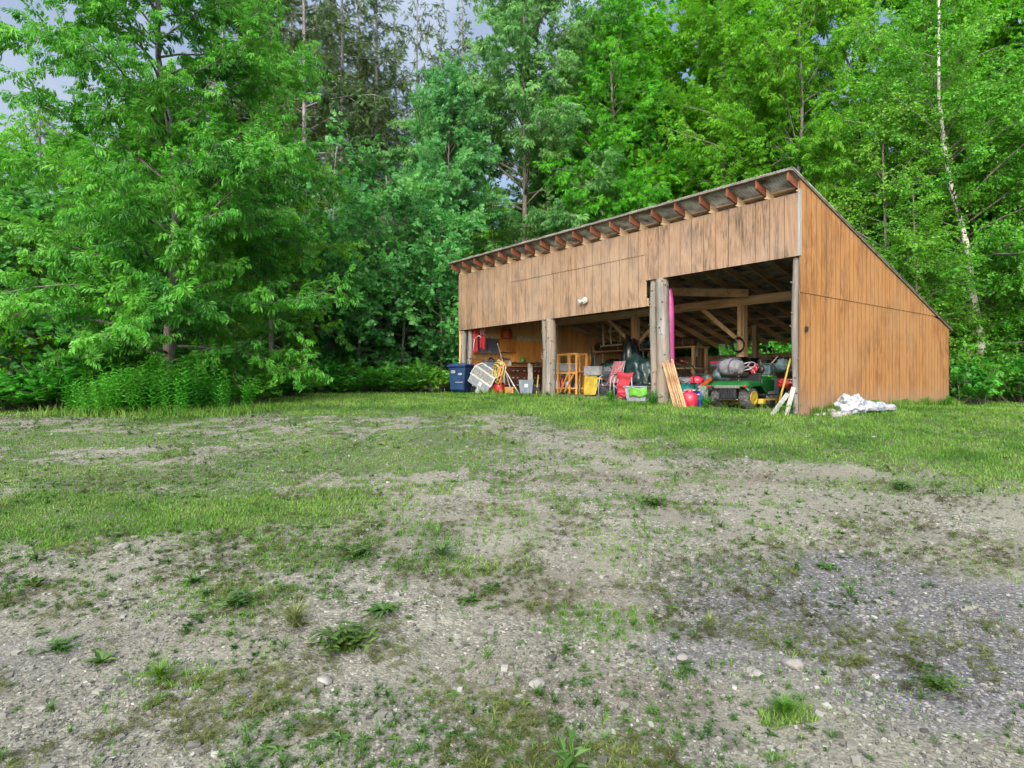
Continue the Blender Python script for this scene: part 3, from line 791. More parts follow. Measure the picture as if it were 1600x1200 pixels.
# dry olive and brown sprigs, flat on the gravel
M['dry'] = leaf_mat("dry olive sprigs", (.04, .035, .016), (.065, .075, .023), (.10, .125, .036), .2, .02, 2.0)
Xd, Yd = scatter_ground(rng, 64000, 2.3, 13)
k = rng.random(len(Xd)) < sstep(fbm(Xd * 1.7, Yd * 1.9, 71, 4), .50, .66) * .75 * np.clip(1.3 - grassiness(Xd, Yd), 0, 1)
Xd, Yd = Xd[k], Yd[k]
P = np.stack([Xd, Yd, gz(Xd, Yd)], 1); az = rng.uniform(0, 6.28, len(P))
F, Rr, U = frames(np.stack([np.cos(az), np.sin(az), 0 * az], 1), rng, .08)
dv, dq = stamp(*rosette(trng, 9, .05, .006, .05, .9), P, F, Rr, U, np.exp(rng.normal(-.3, .35, len(P))) * (.75 + .05 * Yd))
tag(quads_object("dry_weeds", dv, dq, M['dry']), kind='stuff')

# the weeds that stand out one by one
def weed(name, px, py, tpl, label, cat, s=1.0, mat='weed'):
    p = gp(px, py); tv, tq = tpl
    o = quads_object(name, tv * s, tq, M[mat]); o.location = p; o.rotation_euler = (0, 0, px * .37)
    return tag(o, label, cat)
lw = np.random.default_rng(8)
weed("leafy_weed", 545, 1012, bushy(lw, 34, .13, .26, .085, .032, 6), "dark green leafy weed, the widest one on the foreground gravel, beside a pale grass tuft", "weed", 1.0)
M['pale_grass'] = leaf_mat("seeding grass", (.07, .10, .03), (.15, .19, .07), (.26, .28, .13), .3, .03, 2)
weed("grass_tuft", 462, 985, rosette(lw, 150, .20, .007, .5, 1.45), "pale wispy tuft of seeding grass left of the widest dark leafy weed", "grass tuft", 1.05, 'pale_grass')
weed("dandelion", 600, 958, rosette(lw, 22, .17, .04, .05, .55), "dark rosette weed with long leaves on bare sand above the widest leafy weed", "weed")
weed("dandelion", 733, 942, rosette(lw, 15, .13, .035, .1, .6), "small low rosette weed alone on fine sand at the picture's centre", "weed")
weed("leafy_weed", 1022, 792, bushy(lw, 22, .10, .17, .07, .03, 4), "dark round leafy weed alone on gravel in front of the leaning stakes", "weed")
weed("grass_tuft", 1225, 1122, rosette(lw, 160, .13, .006, .5, 1.4), "bright green grass tuft at the photo's bottom edge right of centre", "grass tuft", 1.0, 'grass')
weed("leafy_weed", 1462, 1076, bushy(lw, 30, .07, .20, .05, .02, 4), "low flat green weed on bluish gravel at bottom right", "weed")
weed("leafy_weed", 1405, 766, bushy(lw, 24, .10, .22, .07, .026, 4), "dark green weed on bare ground at the right grass edge", "weed")
weed("dandelion", 50, 917, rosette(lw, 18, .14, .04, .2, .9), "upright broad leaved weed on gravel near the left picture edge", "weed")
weed("dandelion", 302, 914, rosette(lw, 16, .14, .036, .2, .9), "bright rosette weed on gravel below the left grass patch", "weed")
weed("leafy_weed", 160, 1040, rosette(lw, 14, .10, .05, .15, .8), "small round leaved weed in the stones at bottom left", "weed")
weed("leafy_weed", 95, 1018, bushy(lw, 14, .05, .14, .06, .026, 4), "low spreading weed on the stones, bottom left, above the round leaved weed", "weed")
weed("grass_tuft", 1110, 985, rosette(lw, 80, .17, .006, .5, 1.45), "thin spiky grass tuft at the edge of the bluish gravel", "grass tuft", .8, 'pale_grass')
weed("leafy_weed", 370, 948, bushy(lw, 26, .07, .24, .07, .03, 4), "flat trailing weed on the gravel left of the pale wispy tuft", "weed")
weed("grass_tuft", 250, 1065, rosette(lw, 120, .15, .007, .5, 1.4), "loose green grass tuft on the gravel at lower left", "grass tuft", .9, 'grass')
weed("dandelion", 1290, 888, rosette(lw, 16, .09, .04, .1, .5), "single small broad leaved weed on bare gravel right of centre", "weed")
weed("leafy_weed", 560, 870, bushy(lw, 30, .09, .28, .08, .02, 4), "spiky dark weed patch on gravel right of the left grass patch", "weed")
weed("leafy_weed", 690, 872, rosette(lw, 50, .24, .012, .3, 1.1), "sprawling thin leaved weed on the gravel in the middle of the yard", "weed")

# ------------------------------------------------------------------ the shed
CT, ST = math.cos(S_TH), math.sin(S_TH)
def s2w(x, y, z=0.0):
    return Vector((P0.x + CT * x - ST * y, P0.y + ST * x + CT * y, P0.z + z))
def sg(x, y):
    """ground height in shed coordinates"""
    w = s2w(x, y); return g1(w.x, w.y) - P0.z
def sx_at(px, v):
    k = (px - 800) / FPX
    return (k * (12 + .619 * v) - (5.48 + .786 * v)) / (.619 + .786 * k)
def sz_at(px, py, v):
    x = sx_at(px, v); return (600 - py) / FPX * (12 - .786 * x + .619 * v) + .585
LEN, DEP = 11.78, 7.95
zr = lambda v: 4.525 - .304 * v          # top of the roof sheet
shed = thing("shed", "long open-front wooden pole shed with sloping metal roof and brown grooved plywood walls", "shed", P0, S_TH)

# front header: narrow strip over a four foot sheet on the left, one four foot sheet on the right
def panel(name, x0, x1, y0, y1, z0, z1, mat): return MB().bx(x0, x1, y0, y1, z0, z1).build(name, mat, shed)
xs = -3.73
XL = -11.76
hp = MB(); hp.prism([(XL, 2.385), (xs + .012, 2.42), (xs + .012, 3.655), (XL, 3.655)], .0, .018, 'y'); hp.build("header_panel", M['front_panel'], shed)
panel("header_panel", XL, -8.9, .0, .018, 3.656, 4.235, M['front_panel'])
panel("header_panel", -8.899, xs + .012, -.014, .004, 3.648, 4.235, M['front_panel'])
panel("header_panel", xs, -.031, -.02, -.002, 3.03, 4.235, M['front_panel_stained'])
hb = MB(); hb.bx(XL + .02, xs - .02, .02, .14, 2.44, 2.63); hb.build("header_beam", M['old_beam'], shed)
hb = MB(); hb.bx(xs + .02, -.15, .02, .14, 3.06, 3.28); hb.build("header_beam", M['old_beam'], shed)
hb = MB(); hb.bx(XL, -.1, .02, .16, 4.03, 4.23); hb.build("header_beam", M['old_beam'], shed)
MB().bx(-.03, .022, -.026, .03, 3.03, 4.30).build("corner_board", M['trim'], shed)
# right side wall: lower sheets, upper sheets lapped over them
def side_poly(y0, y1, z0f, z1f):
    ys = np.linspace(y0, y1, 12)
    return [(y, z0f(y)) for y in ys] + [(y, z1f(y)) for y in ys[::-1]]
top = lambda y: zr(y) - .055
low = lambda y: sg(.02, y) - .06
MB().prism(side_poly(.0, DEP, low, lambda y: min(2.345, top(y))), -.018, .0, 'x').build("side_wall", M['side_panel'], shed)
yx = (4.47 - 2.33) / .304
MB().prism([(-.002, 2.335), (yx - .05, 2.335), (-.002, top(-.002))], -.006, .014, 'x').build("side_wall", M['side_panel'], shed)
MB().beam((.028, -.34, zr(-.34) - .03), (.028, DEP + .16, zr(DEP + .16) - .03), .03, .045).build("rake_board", M['dark_board'], shed)
# rear and left walls
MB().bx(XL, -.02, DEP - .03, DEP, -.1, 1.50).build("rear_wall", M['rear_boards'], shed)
lw_ = MB(); lw_.prism([(0.02, .1), (DEP, .1), (DEP, zr(DEP) - .058), (0.02, zr(0) - .058)], XL, XL + .018, 'x'); lw_.build("end_wall", M['inner_ply'], shed)
# roof
rp = MB(); nx = 1056; xsr = np.linspace(-11.86, .06, nx)
vsr = []; yy = [-.36, 2.5, 5.4, DEP + .22]
for y_ in yy:
    for x_ in xsr: vsr.append((x_, y_, zr(y_) + .009 * math.sin(x_ * 2 * math.pi / .0677)))
fs = [(j * nx + i, j * nx + i + 1, (j + 1) * nx + i + 1, (j + 1) * nx + i) for j in range(3) for i in range(nx - 1)]
rp.add(vsr, fs, True); ro = rp.build("roof", M['roof'], shed)
so = ro.modifiers.new("thick", 'SOLIDIFY'); so.thickness = .004
fy = [-.32 + .6 * i for i in range(15)]
for y_ in fy:
    MB().beam((-11.83, y_, zr(y_) - .03), (.012, y_, zr(y_) - .03), .085, .036, up=(0, .304, 1)).build("purlin", M['dark_board'] if y_ < 0 else M['old_beam'], shed)
nraf = 19
for i in range(nraf):
    x_ = -11.70 + i * (11.635 / (nraf - 1)); h = .17
    f0 = lambda y: zr(y) - .052
    MB().prism([(.022, f0(.022) - .185), (DEP + .1, f0(DEP + .1) - .17), (DEP + .1, f0(DEP + .1)), (.022, f0(.022))], x_ - .02, x_ + .02, 'x').build("rafter", M['rafter'], shed)
    MB().prism([(-.33, f0(-.33) - .165), (.021, f0(.021) - .16), (.021, f0(.021)), (-.33, f0(-.33))], x_ - .019, x_ + .019, 'x').build("rafter_tail", M['red_rafter'], shed)
# front posts: pairs of rough, bark-stripped logs
def log(x, y, r, z1, seed, lean=0.0):
    z0 = sg(x, y) - .1; rg = random.Random(seed); pts = []; rad = []
    for i in range(22):
        t = i / 21
        pts.append((x + lean * (1 - t) + .012 * math.sin(t * 7 + seed), y + .012 * math.cos(t * 5 + seed), z0 + (z1 - z0) * t))
        rad.append(r * (1.06 - .1 * t) * (1 + rg.uniform(-.05, .05)))
    mb = MB().tube(pts, rad, 14, wob=.045, seed=seed)
    for k in range(7):           # stubs of limbs
        t = rg.uniform(.1, .95); a_ = rg.uniform(3.3, 6.1); z = z0 + (z1 - z0) * t
        d = Vector((math.cos(a_), math.sin(a_), .25))
        p = Vector((x + lean * (1 - t), y, z)) + d * r * .9
        mb.tube([p, p + d * .05], [.02, .012], 6, seed=k)
    return mb.build("post", M['log'], shed)
log(-11.62, .12, .10, 2.5, 1); log(-11.36, .18, .085, 2.5, 2)
xp2, xp3 = sx_at(858, .05), sx_at(1031, .05)
log(xp2 + .02, .09, .145, 2.42, 3); log(xp2 - .24, .1, .075, 2.42, 4)
log(xp3 + .045, .1, .15, 3.03, 5); log(xp3 - .215, .1, .085, 3.03, 6)
log(-.125, .1, .075, 3.06, 7); 
# middle row: squared posts, doubled beam, braces
vm = 3.95
for px in (871, 993, 1160):
    x_ = sx_at(px, vm)
    MB().bx(x_ - .1, x_ + .1, vm - .1, vm + .1, sg(x_, vm) - .1, zr(vm) - .42).build("post", M['old_post'], shed, .008)
    MB().bx(x_ - .045, x_ + .075, vm - .17, vm - .102, 1.9, 2.8).build("post_cleat", M['old_post'], shed)
MB().bx(XL + .05, -4.2, vm - .05, vm + .05, 2.72, 2.965).build("beam", M['old_beam'], shed, .006)
MB().bx(-5.6, -.05, vm - .13, vm - .052, 2.72, 2.965).build("beam", M['old_beam'], shed, .006)
MB().beam((-5.9, 1.9, 3.22), (-3.35, vm - .2, 3.02), .05, .22).build("beam", M['old_beam'], shed)
x9, x1 = sx_at(993, vm), sx_at(1160, vm)
for x_, s_ in ((x9, -1), (x9, 1), (x1, -1)):
    L_ = 1.15 if x_ == x9 else 1.25
    MB().beam((x_ + s_ * .09, vm - .02, 2.72 - L_ * .75), (x_ + s_ * L_, vm - .02, 2.74), .05, .11).build("brace", M['old_post'], shed)
# rear row
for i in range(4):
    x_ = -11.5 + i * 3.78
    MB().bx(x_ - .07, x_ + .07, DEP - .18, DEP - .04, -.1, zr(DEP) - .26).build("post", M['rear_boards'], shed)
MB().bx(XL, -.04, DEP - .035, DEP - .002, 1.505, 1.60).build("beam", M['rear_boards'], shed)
MB().bx(.014, .05, .16, .24, 1.60, 1.69).build("outlet_box", M['black'], shed, .006)
MB().beam((-4.6, 6.2, sg(-4.6, 6.2)), (-4.6, 6.2, zr(6.2) - .25), .14, .14).build("post", M['rear_boards'], shed)

# two-lamp floodlight on the header
fl = thing("floodlight", "white two-headed floodlight fixed to the brown plywood header", "floodlight", s2w(sx_at(913, -.05), -.005, sz_at(913, 470, -.02)), S_TH)
MB().lathe([(.055, 0), (.055, .02), (.04, .035)], 16, Matrix.Rotation(R_(90), 4, 'X')).build("base", M['white'], fl)
for s_ in (-1, 1):
    a_ = Matrix.Translation((s_ * .08, -.10, .0 + .02 * s_)) @ Matrix.Rotation(R_(35) * s_, 4, 'Z') @ Matrix.Rotation(R_(112), 4, 'X')
    lh = MB().lathe([(.02, -.08), (.032, -.06), (.04, -.02), (.062, .03), (.078, .06), (.07, .06), (.055, .04)], 18, a_).build("lamp_head", M['white'], fl)
    MB().lathe([(.001, .045), (.058, .046), (.05, .056), (.001, .066)], 16, a_).build("lens", M['glass'], lh)
    MB().tube([(0, -.03, 0), (s_ * .04, -.06, .005), (s_ * .075, -.075, .012 * s_)], .014, 8).build("arm", M['white'], fl)
MB().box((0.02, -.07, -.07), (.06, .07, .05)).build("sensor", M['ivory'], fl, .01)

# ------------------------------------------------------------------ trees
def leaf_templates():
    r = np.random.default_rng(3); T = {}
    lv = []                      # compound leaf, leaflets hanging from a drooping stalk
    for i in range(10):
        a = i * 2.4 + r.uniform(-.4, .4); st = .25 + .75 * i / 10
        fw = r.uniform(.1, .8)
        lv.append(diamond((st * .8, .1 * math.sin(a), -.25 * st * st + .05 * math.cos(a)), (fw, math.sin(a) * .75, -.35 - .5 * r.random()), r.uniform(.34, .58), .17, .25))
    T['ash'] = template(lv)
    lv = []                      # a twig end with broad flat leaves in layers
    for i in range(6):
        a = i * 2.1 + .3; s = .15 + .14 * i
        lv.append(diamond((s, 0, -.03 * i), (math.cos(a) * .7 + .6, math.sin(a), -.25 - .15 * r.random()), .46, .42, .14))
    T['maple'] = template(lv)
    lv = []
    for i in range(8):
        a = i * 2.4; s = .12 * i
        lv.append(diamond((s, 0, -.1 * s), (math.cos(a) * .5 + .3, math.sin(a) * .8, -.6), .27, .20, .1))
    T['birch'] = template(lv)
    lv = []                      # flat needle spray
    for i in range(6):
        s = .1 + .15 * i
        for sd in (-1, 1):
            lv.append(diamond((s, 0, -.05 * s), (.8, sd * .75, -.22), .34 * (1.05 - .5 * s), .085, .1))
    lv.append(diamond((0, 0, 0), (1, 0, -.1), 1.15, .08, .1))
    T['spruce'] = template(lv)
    lv = []
    for i in range(5):
        a = i * 2.4; s = .1 + .16 * i
        for da in (-.7, 0, .7):
            lv.append(diamond((s, 0, .05), (math.cos(a + da), math.sin(a + da), .1 - .4 * r.random()), .36, .22, .15))
    T['bramble'] = template(lv)
    lv = []                      # upright stem with narrow leaves, for the tall weed bed
    for i in range(22):
        a = i * 2.4; t = .12 + .88 * i / 22
        lv.append(diamond((t, 0, 0), (.55, math.cos(a), math.sin(a)), .17 * (1.15 - .5 * t), .035, .16, up=(1, 0, .1)))
    T['goldenrod'] = template(lv)
    return T
TPL = leaf_templates()

def grow(seed, H, R, base=.12, n_limb=46, prof=None, el=(.15, 1.0), droop=.5, lean=(0, 0), sub=.34, step=.15, irr=.35, trunk=None, kink=.15, tr=.11, bare=.2, subL=.42, out=1.0):
    """trunk and limbs as polylines, and the places and directions of the leafy sprays"""
    rg = np.random.default_rng(seed)
    if trunk is None:
        t = np.linspace(0, 1, 11)
        w = np.cumsum(rg.normal(0, kink * .3, (11, 2)), 0); w -= w[0]
        T = np.stack([lean[0] * t ** 1.2 + w[:, 0], lean[1] * t ** 1.2 + w[:, 1], t * H], 1)
    else:
        T = np.array(trunk, float)
        t = np.linspace(0, 1, len(T)); tt = np.linspace(0, 1, 11)
        T = np.stack([np.interp(tt, t, T[:, k]) for k in range(3)], 1)
        T[1:, :2] += rg.normal(0, kink * .15, (10, 2))
    wood_l = [(T, tr * np.linspace(1, .12, 11) ** .9 * np.where(np.arange(11) == 0, 1.35, 1))]
    SP, SD = [], []
    prof = prof or (lambda u: math.sin(math.pi * (.14 + .82 * u)) ** .8)
    off = rg.uniform(0, 9)
    for i in range(n_limb):
        u = ((i + rg.uniform(.1, .9)) / n_limb); tt = base + (1 - base) * u * .985
        f = tt * 10; k = min(int(f), 9); p = T[k] * (1 - f + k) + T[k + 1] * (f - k)
        az = i * 2.399 + rg.normal(0, .35)
        irrn = 1 + irr * 2 * (mnoise.noise(Vector((math.cos(az) * .9 + off, math.sin(az) * .9, u * 3.2))))
        L = max(R * prof(u) * irrn * rg.uniform(.8, 1.1), .35)
        e = el[0] + (el[1] - el[0]) * u + rg.normal(0, .14)
        d = np.array([math.cos(az) * math.cos(e), math.sin(az) * math.cos(e), math.sin(e)])
        pts = [p]; ns = 6; dd = d.copy()
        for s in range(ns):
            dd = dd + rg.normal(0, .09, 3); dd[2] -= droop * (s + 1) / ns * .22; dd /= np.linalg.norm(dd)
            pts.append(pts[-1] + dd * L / ns)
        pts = np.array(pts); r0 = min(tr * (1.1 - tt) * .5, .008 + .0085 * L)
        wood_l.append((pts, np.linspace(r0, r0 * .18, ns + 1)))
        ds = max(int(L * (1 - bare) / sub), 2)
        for j in range(ds):
            s = bare + (1 - bare) * (j + rg.uniform(.2, .8)) / ds
            f = s * ns; k = min(int(f), ns - 1); q = pts[k] * (1 - f + k) + pts[k + 1] * (f - k)
            ld = pts[k + 1] - pts[k]; ld /= np.linalg.norm(ld)
            rdv = rg.normal(0, 1, 3); rdv -= ld * rdv.dot(ld); rdv[2] = rdv[2] * .7 + .12; rdv /= np.linalg.norm(rdv)
            sd = ld * .75 * out + rdv * .85; sd /= np.linalg.norm(sd)
            l2 = (L * subL * (1.15 - s) + .22) * rg.uniform(.6, 1.15)
            q1 = q + sd * l2 * .5; sd2 = sd.copy(); sd2[2] -= droop * .4; sd2 /= np.linalg.norm(sd2); q2 = q1 + sd2 * l2 * .5
            wood_l.append((np.array([q, q1, q2]), np.array([.008, .006, .003]) * (.6 + .1 * L)))
            m = max(int(l2 / step), 2)
            for z in range(m):
                w = (z + rg.uniform(0, 1)) / m
                P = q + (q1 - q) * 2 * w if w < .5 else q1 + (q2 - q1) * (2 * w - 1)
                v = rg.normal(0, .8, 3) + (sd if w < .5 else sd2); v[2] = v[2] * .75 - droop * .3
                SP.append(P + rg.normal(0, .03, 3)); SD.append(v)
    return wood_l, np.array(SP), np.array(SD), rg

def wood_mesh(name, lines, mat, parent, minr=0.0, side=None, thick=1.0):
    mb = MB()
    for i, (p, r) in enumerate(lines):
        r = np.maximum(np.asarray(r) * thick, minr)
        n = side or (9 if r[0] > .06 else 5 if r[0] > .018 else 3)
        mb.tube([tuple(q) for q in p], list(r), n, wob=.08 if r[0] > .05 else 0, seed=i)
    return mb.build(name, mat, parent)

def tree(name, label, cat, loc, g, tpl, size, lmat, bark, group=None, roll=.55, jit=.38, limb_bark=None):
    wl_, P, D, rg = g
    t = thing(name, label, cat, loc, 0, group)
    if limb_bark:
        wood_mesh("trunk", wl_[:1], bark, t); wood_mesh("limbs", wl_[1:], limb_bark, t, .003)
    else: wood_mesh("trunk", wl_, bark, t, .003)
    F, Rr, U = frames(D, rg, roll)
    tv, tq = TPL[tpl]
    V, Q = stamp(tv, tq, P, F, Rr, U, size * rg.uniform(1 - jit, 1 + jit, len(P)))
    quads_object("crown", V, Q, lmat, t)
    return t

M['ash_leaf'] = leaf_mat("ash leaf", (0.0230, 0.1374, 0.0167), (0.0751, 0.2951, 0.0253), (0.1639, 0.4213, 0.0560), .5, .07, .8)
M['ash_far'] = leaf_mat("blue-green ash leaf", (0.0317, 0.1494, 0.0400), (0.0851, 0.3007, 0.0712), (0.1771, 0.4213, 0.1257), .5, .08, .7)
M['elder_leaf'] = leaf_mat("yellow-green leaf", (0.0293, 0.1732, 0.0117), (0.0951, 0.3462, 0.0205), (0.1524, 0.4062, 0.0419), .5, .05, .8)
M['maple_leaf'] = leaf_mat("maple leaf", (0.0293, 0.1612, 0.0117), (0.0921, 0.3291, 0.0189), (0.1524, 0.3972, 0.0377), .5, .05, .6)
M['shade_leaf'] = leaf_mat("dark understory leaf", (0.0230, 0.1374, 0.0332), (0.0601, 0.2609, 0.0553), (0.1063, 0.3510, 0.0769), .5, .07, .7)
M['birch_leaf'] = leaf_mat("birch leaf", (0.0293, 0.1553, 0.0148), (0.0851, 0.3122, 0.0237), (0.1452, 0.3792, 0.0475), .5, .06, .7)
M['far_leaf'] = leaf_mat("far wood leaf", (0.0317, 0.1433, 0.0301), (0.0802, 0.2724, 0.0473), (0.1417, 0.3610, 0.0699), .45, .03, .3)
M['needle'] = leaf_mat("spruce needles", (.035, .065, .026), (.085, .14, .05), (.15, .215, .08), .2, .03, .6)
M['dead_needle'] = leaf_mat("lichen grey twigs", (.07, .072, .05), (.15, .15, .11), (.24, .23, .18), .1, .03, .8)
M['bramble_leaf'] = leaf_mat("bramble leaf", (0.0211, 0.1433, 0.0167), (0.0651, 0.3007, 0.0285), (0.1417, 0.4012, 0.0560), .45, .06, 1.2)
M['goldenrod_leaf'] = leaf_mat("tall weed leaf", (0.0148, 0.1313, 0.0148), (0.0451, 0.2724, 0.0237), (0.0974, 0.3610, 0.0489), .35, .05, 1.2)

# ash at the left with limbs almost to the ground; its trunk leans and forks
lo = at(262, 14.0)
full = lambda u: (.66 + .34 * math.sin(math.pi * min(u * 1.15 + .12, 1))) * (1 - .6 * max(0, u - .68) / .32)
tree("ash_tree", "big bright green ash with drooping leaflets and low limbs, left in the yard", "tree", lo,
     grow(21, 12.5, 3.45, .085, 78, full, (.18, .95), .6, sub=.18, step=.046, irr=.62, tr=.14, kink=.12, bare=.14,
          trunk=[(0, 0, 0), (.02, 0, 1.5), (.1, .05, 3), (.18, .1, 4.4), (.0, .1, 6), (-.25, .1, 8), (-.3, 0, 10), (-.3, 0, 12.5)]),
     'ash', .225, M['ash_leaf'], M['skin_bark'])

# one of each other kind; copies share their meshes
ash2 = tree("ash_tree", "tall blue-green ash with feathery foliage behind the left half of the shed roof", "tree", at(818, 29.5),
            grow(5, 19.5, 4.9, .10, 92, lambda u: math.sin(math.pi * (.2 + .7 * u)) ** .6, (.1, 1.05), .75, sub=.27, step=.064, irr=.36, tr=.17), 'ash', .34, M['ash_far'], M['skin_bark'])
map1 = tree("maple_tree", "yellow-green maple rising above the middle of the shed roof, its dark stem visible", "tree", at(1088, 31),
            grow(14, 21, 4.6, .12, 74, None, (.25, 1.1), .3, sub=.27, step=.07, irr=.55, tr=.15), 'maple', .34, M['maple_leaf'], M['skin_bark'])
map2 = tree("maple_tree", "tall leafy maple behind the shed roof ridge with its thin forked stem showing", "tree", at(1250, 25.5),
            grow(33, 18, 4.0, .14, 70, None, (.25, 1.1), .4, sub=.26, step=.07, irr=.55, tr=.13, kink=.3), 'ash', .30, M['elder_leaf'], M['skin_bark'])
bir = tree("birch_tree", "birch with a pale leaning trunk standing right of the shed", "tree", at(1541, 20.5),
           grow(41, 16, 3.2, .10, 92, None, (.1, 1.0), .7, sub=.22, step=.056, irr=.5, tr=.145,
                trunk=[(0, 0, 0), (-.12, 0, 1.6), (-.42, 0, 3.4), (-.62, 0, 5), (-.98, .1, 6.6), (-1.35, .1, 8.4), (-1.5, .1, 11), (-1.5, .1, 16)], kink=.14),
           'birch', .31, M['birch_leaf'], M['birch_bark'], limb_bark=M['skin_bark'])
sprof = lambda u: (1.02 - u) ** .7 * (.8 + .2 * math.sin(u * 40))
spr = tree("spruce_tree", "tall grey-green spruce with bare lower limbs, pale straight trunk against the sky", "spruce", at(534, 31),
           grow(52, 24, 4.3, .10, 110, sprof, (-.12, .45), .55, sub=.18, step=.05, irr=.6, tr=.17, kink=.05, bare=.14, subL=.30), 'spruce', .31, M['needle'], M['spruce_bark'])
spr2 = tree("spruce_tree", "shaggy dark spruce with dense drooping limbs left of the pale straight trunk", "spruce", at(478, 27.5),
            grow(58, 23, 4.2, .06, 104, sprof, (-.2, .4), .7, sub=.17, step=.045, irr=.7, tr=.17, kink=.06, bare=.16, subL=.32), 'spruce', .32, M['needle'], M['spruce_bark'])
dead = tree("dead_spruce", "small half-dead spruce with lichen-grey twigs in the wood's edge left of the shed", "spruce", at(515, 24.5),
            grow(63, 9.5, 2.0, .3, 50, sprof, (-.25, .4), .7, sub=.2, step=.08, irr=.5, tr=.08, bare=.1, subL=.4), 'spruce', .26, M['dead_needle'], M['spruce_bark'])
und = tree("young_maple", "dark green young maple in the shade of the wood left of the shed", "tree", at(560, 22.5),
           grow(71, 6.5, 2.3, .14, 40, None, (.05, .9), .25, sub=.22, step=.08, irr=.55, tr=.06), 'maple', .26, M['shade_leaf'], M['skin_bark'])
eld = tree("box_elder", "bright yellow-green box elder right of the big ash, in front of the spruces", "tree", at(425, 17.8),
           grow(83, 7.6, 2.3, .08, 46, full, (.1, .95), .65, sub=.21, step=.062, irr=.5, tr=.08), 'ash', .20, M['elder_leaf'], M['skin_bark'])
thk = tree("thicket_tree", "dense small leaved tree filling the wood's edge right behind the shed's side wall", "tree", at(1385, 21.5),
           grow(91, 10.5, 2.7, .06, 56, full, (.1, .95), .5, sub=.21, step=.062, irr=.5, tr=.08), 'birch', .30, M['birch_leaf'], M['skin_bark'])

def T_(src, px, Y, s, rz, label, dz=0, mat=None):
    p = at(px, Y); p.z += dz
    return dup(src, p, rz, s, label)
# behind and right of the shed
T_(map1, 990, 35, (1, 1, 1.02), 2.1, "maple seen through the gap between the blue-green ash and the middle maple")
T_(map1, 1165, 33, (.95, .95, 1.05), 4.0, "maple behind the middle maple, towards the ridge of the shed roof")
T_(map2, 1030, 29.5, (.8, .8, .78), 1.0, "shorter thin stemmed tree just behind the shed roof's middle")
T_(map2, 1335, 29, (1.15, 1.15, 1.15), 2.6, "tall tree whose top shows against the sky right of the shed ridge")
T_(map1, 1440, 33, (1, 1, 1.05), 5.2, "far maple filling the sky between the shed and the birch")
T_(map2, 1450, 25, (.9, .9, .95), 4.4, "tree standing just behind the birch, left of its trunk")
T_(bir, 1604, 20.8, (1, 1, .95), 2.4, "second birch at the right picture edge, its stem cut by the frame")
T_(bir, 1512, 22.5, (.85, .85, .9), 4.9, "grey stemmed birch close behind the pale leaning birch")
T_(map1, 1590, 28, (1, 1, 1), 1.7, "maple behind the birches at the right picture edge")
T_(map1, 1700, 25, (1, 1, .9), 3.3, "maple at the far right, only its left side in view")
T_(map2, 955, 28.5, (1, 1, .98), 5.6, "slim tree between the blue-green ash and the middle maple")
T_(map2, 1130, 27.5, (1, 1, .95), 3.5, "slim leafy tree just left of the shed ridge")
T_(thk, 1430, 19.8, (.8, .8, .62), 2.1, "small leafy tree right behind the low end of the side wall")
T_(thk, 1290, 25.5, (1.0, 1.0, 1.0), 1.9, "leafy small tree close above the shed's sloping roof edge")
T_(thk, 1465, 22.5, (.95, .95, .92), 3.0, "low leafy tree by the foot of the pale birch, left side")
T_(thk, 1590, 21.5, (1, 1, .75), 4.2, "bushy low tree at the right edge beyond the shrubs")
T_(thk, 1180, 29, (1.1, 1.1, 1.05), 5.0, "small leaved tree just over the shed's ridge end")
T_(thk, 1520, 25, (1.2, 1.2, 1.05), .6, "small leaved tree in the shade behind the birch trunks")
T_(ash2, 925, 36, (.9, .9, 1.0), 2.2, "ash behind the big blue-green ash, on its right")
T_(ash2, 700, 27.5, (.62, .62, .66), 1.1, "smaller blue-green ash left of the shed roof's low end")
T_(eld, 905, 31, (1.2, 1.2, 1.3), 2.0, "low leafy ash just behind the left half of the shed roof")
T_(eld, 770, 28, (1.1, 1.1, 1.15), 4.0, "low leafy ash behind the roof's left end")
# the wood left of the shed
T_(spr, 588, 34, (1, 1, 1.0), 1.2, "spruce with thin see-through limbs right of the pale straight trunk")
T_(spr, 652, 36, (.62, .62, 1.02), 2.9, "narrow pointed spruce next to the patch of open sky")
T_(spr2, 425, 31, (1, 1, 1.0), 4.3, "spruce whose long bare limbs reach left over the box elder")
T_(spr, 372, 36, (1, 1, .95), 5.5, "spruce far behind the big ash, showing on its right side")
T_(spr2, 620, 40, (1, 1, 1.0), .4, "farthest spruce between the thin one and the narrow one")
T_(spr, 455, 35, (1, 1, 1.0), 3.3, "spruce between the bare limbed one and the shaggy dark one")
T_(spr, 560, 38, (1, 1, 1.05), 5.0, "spruce filling the gap right behind the pale straight trunk")
T_(spr2, 508, 36, (1, 1, 1.0), 2.2, "spruce close behind the shaggy dark spruce, on its right")
T_(spr2, 345, 31, (1, 1, .95), 3.1, "dark spruce behind the big ash's upper right limbs")
T_(spr, 690, 39, (.8, .8, 1.0), 4.0, "pointed spruce between the narrow spruce and the blue-green ash")
T_(spr, 722, 42, (.9, .9, 1.1), 1.4, "farthest spruce, its tip beside the blue-green ash's left edge")
T_(spr2, 60, 40, (1, 1, .80), 2.7, "dark spruce far off at the left, left of the big ash's top")
T_(dead, 452, 23, (.9, .9, .85), 2.0, "lichen-grey dead spruce behind the box elder's right side")
T_(dead, 610, 25.5, (1, 1, .9), 3.7, "lichen-grey half-dead spruce deep in shade beside the blue-green ash")
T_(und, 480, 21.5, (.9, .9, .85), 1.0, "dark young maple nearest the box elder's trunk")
T_(und, 630, 24, (1.1, 1.1, 1.15), 2.2, "dark young maple in the middle of the shaded wood edge")
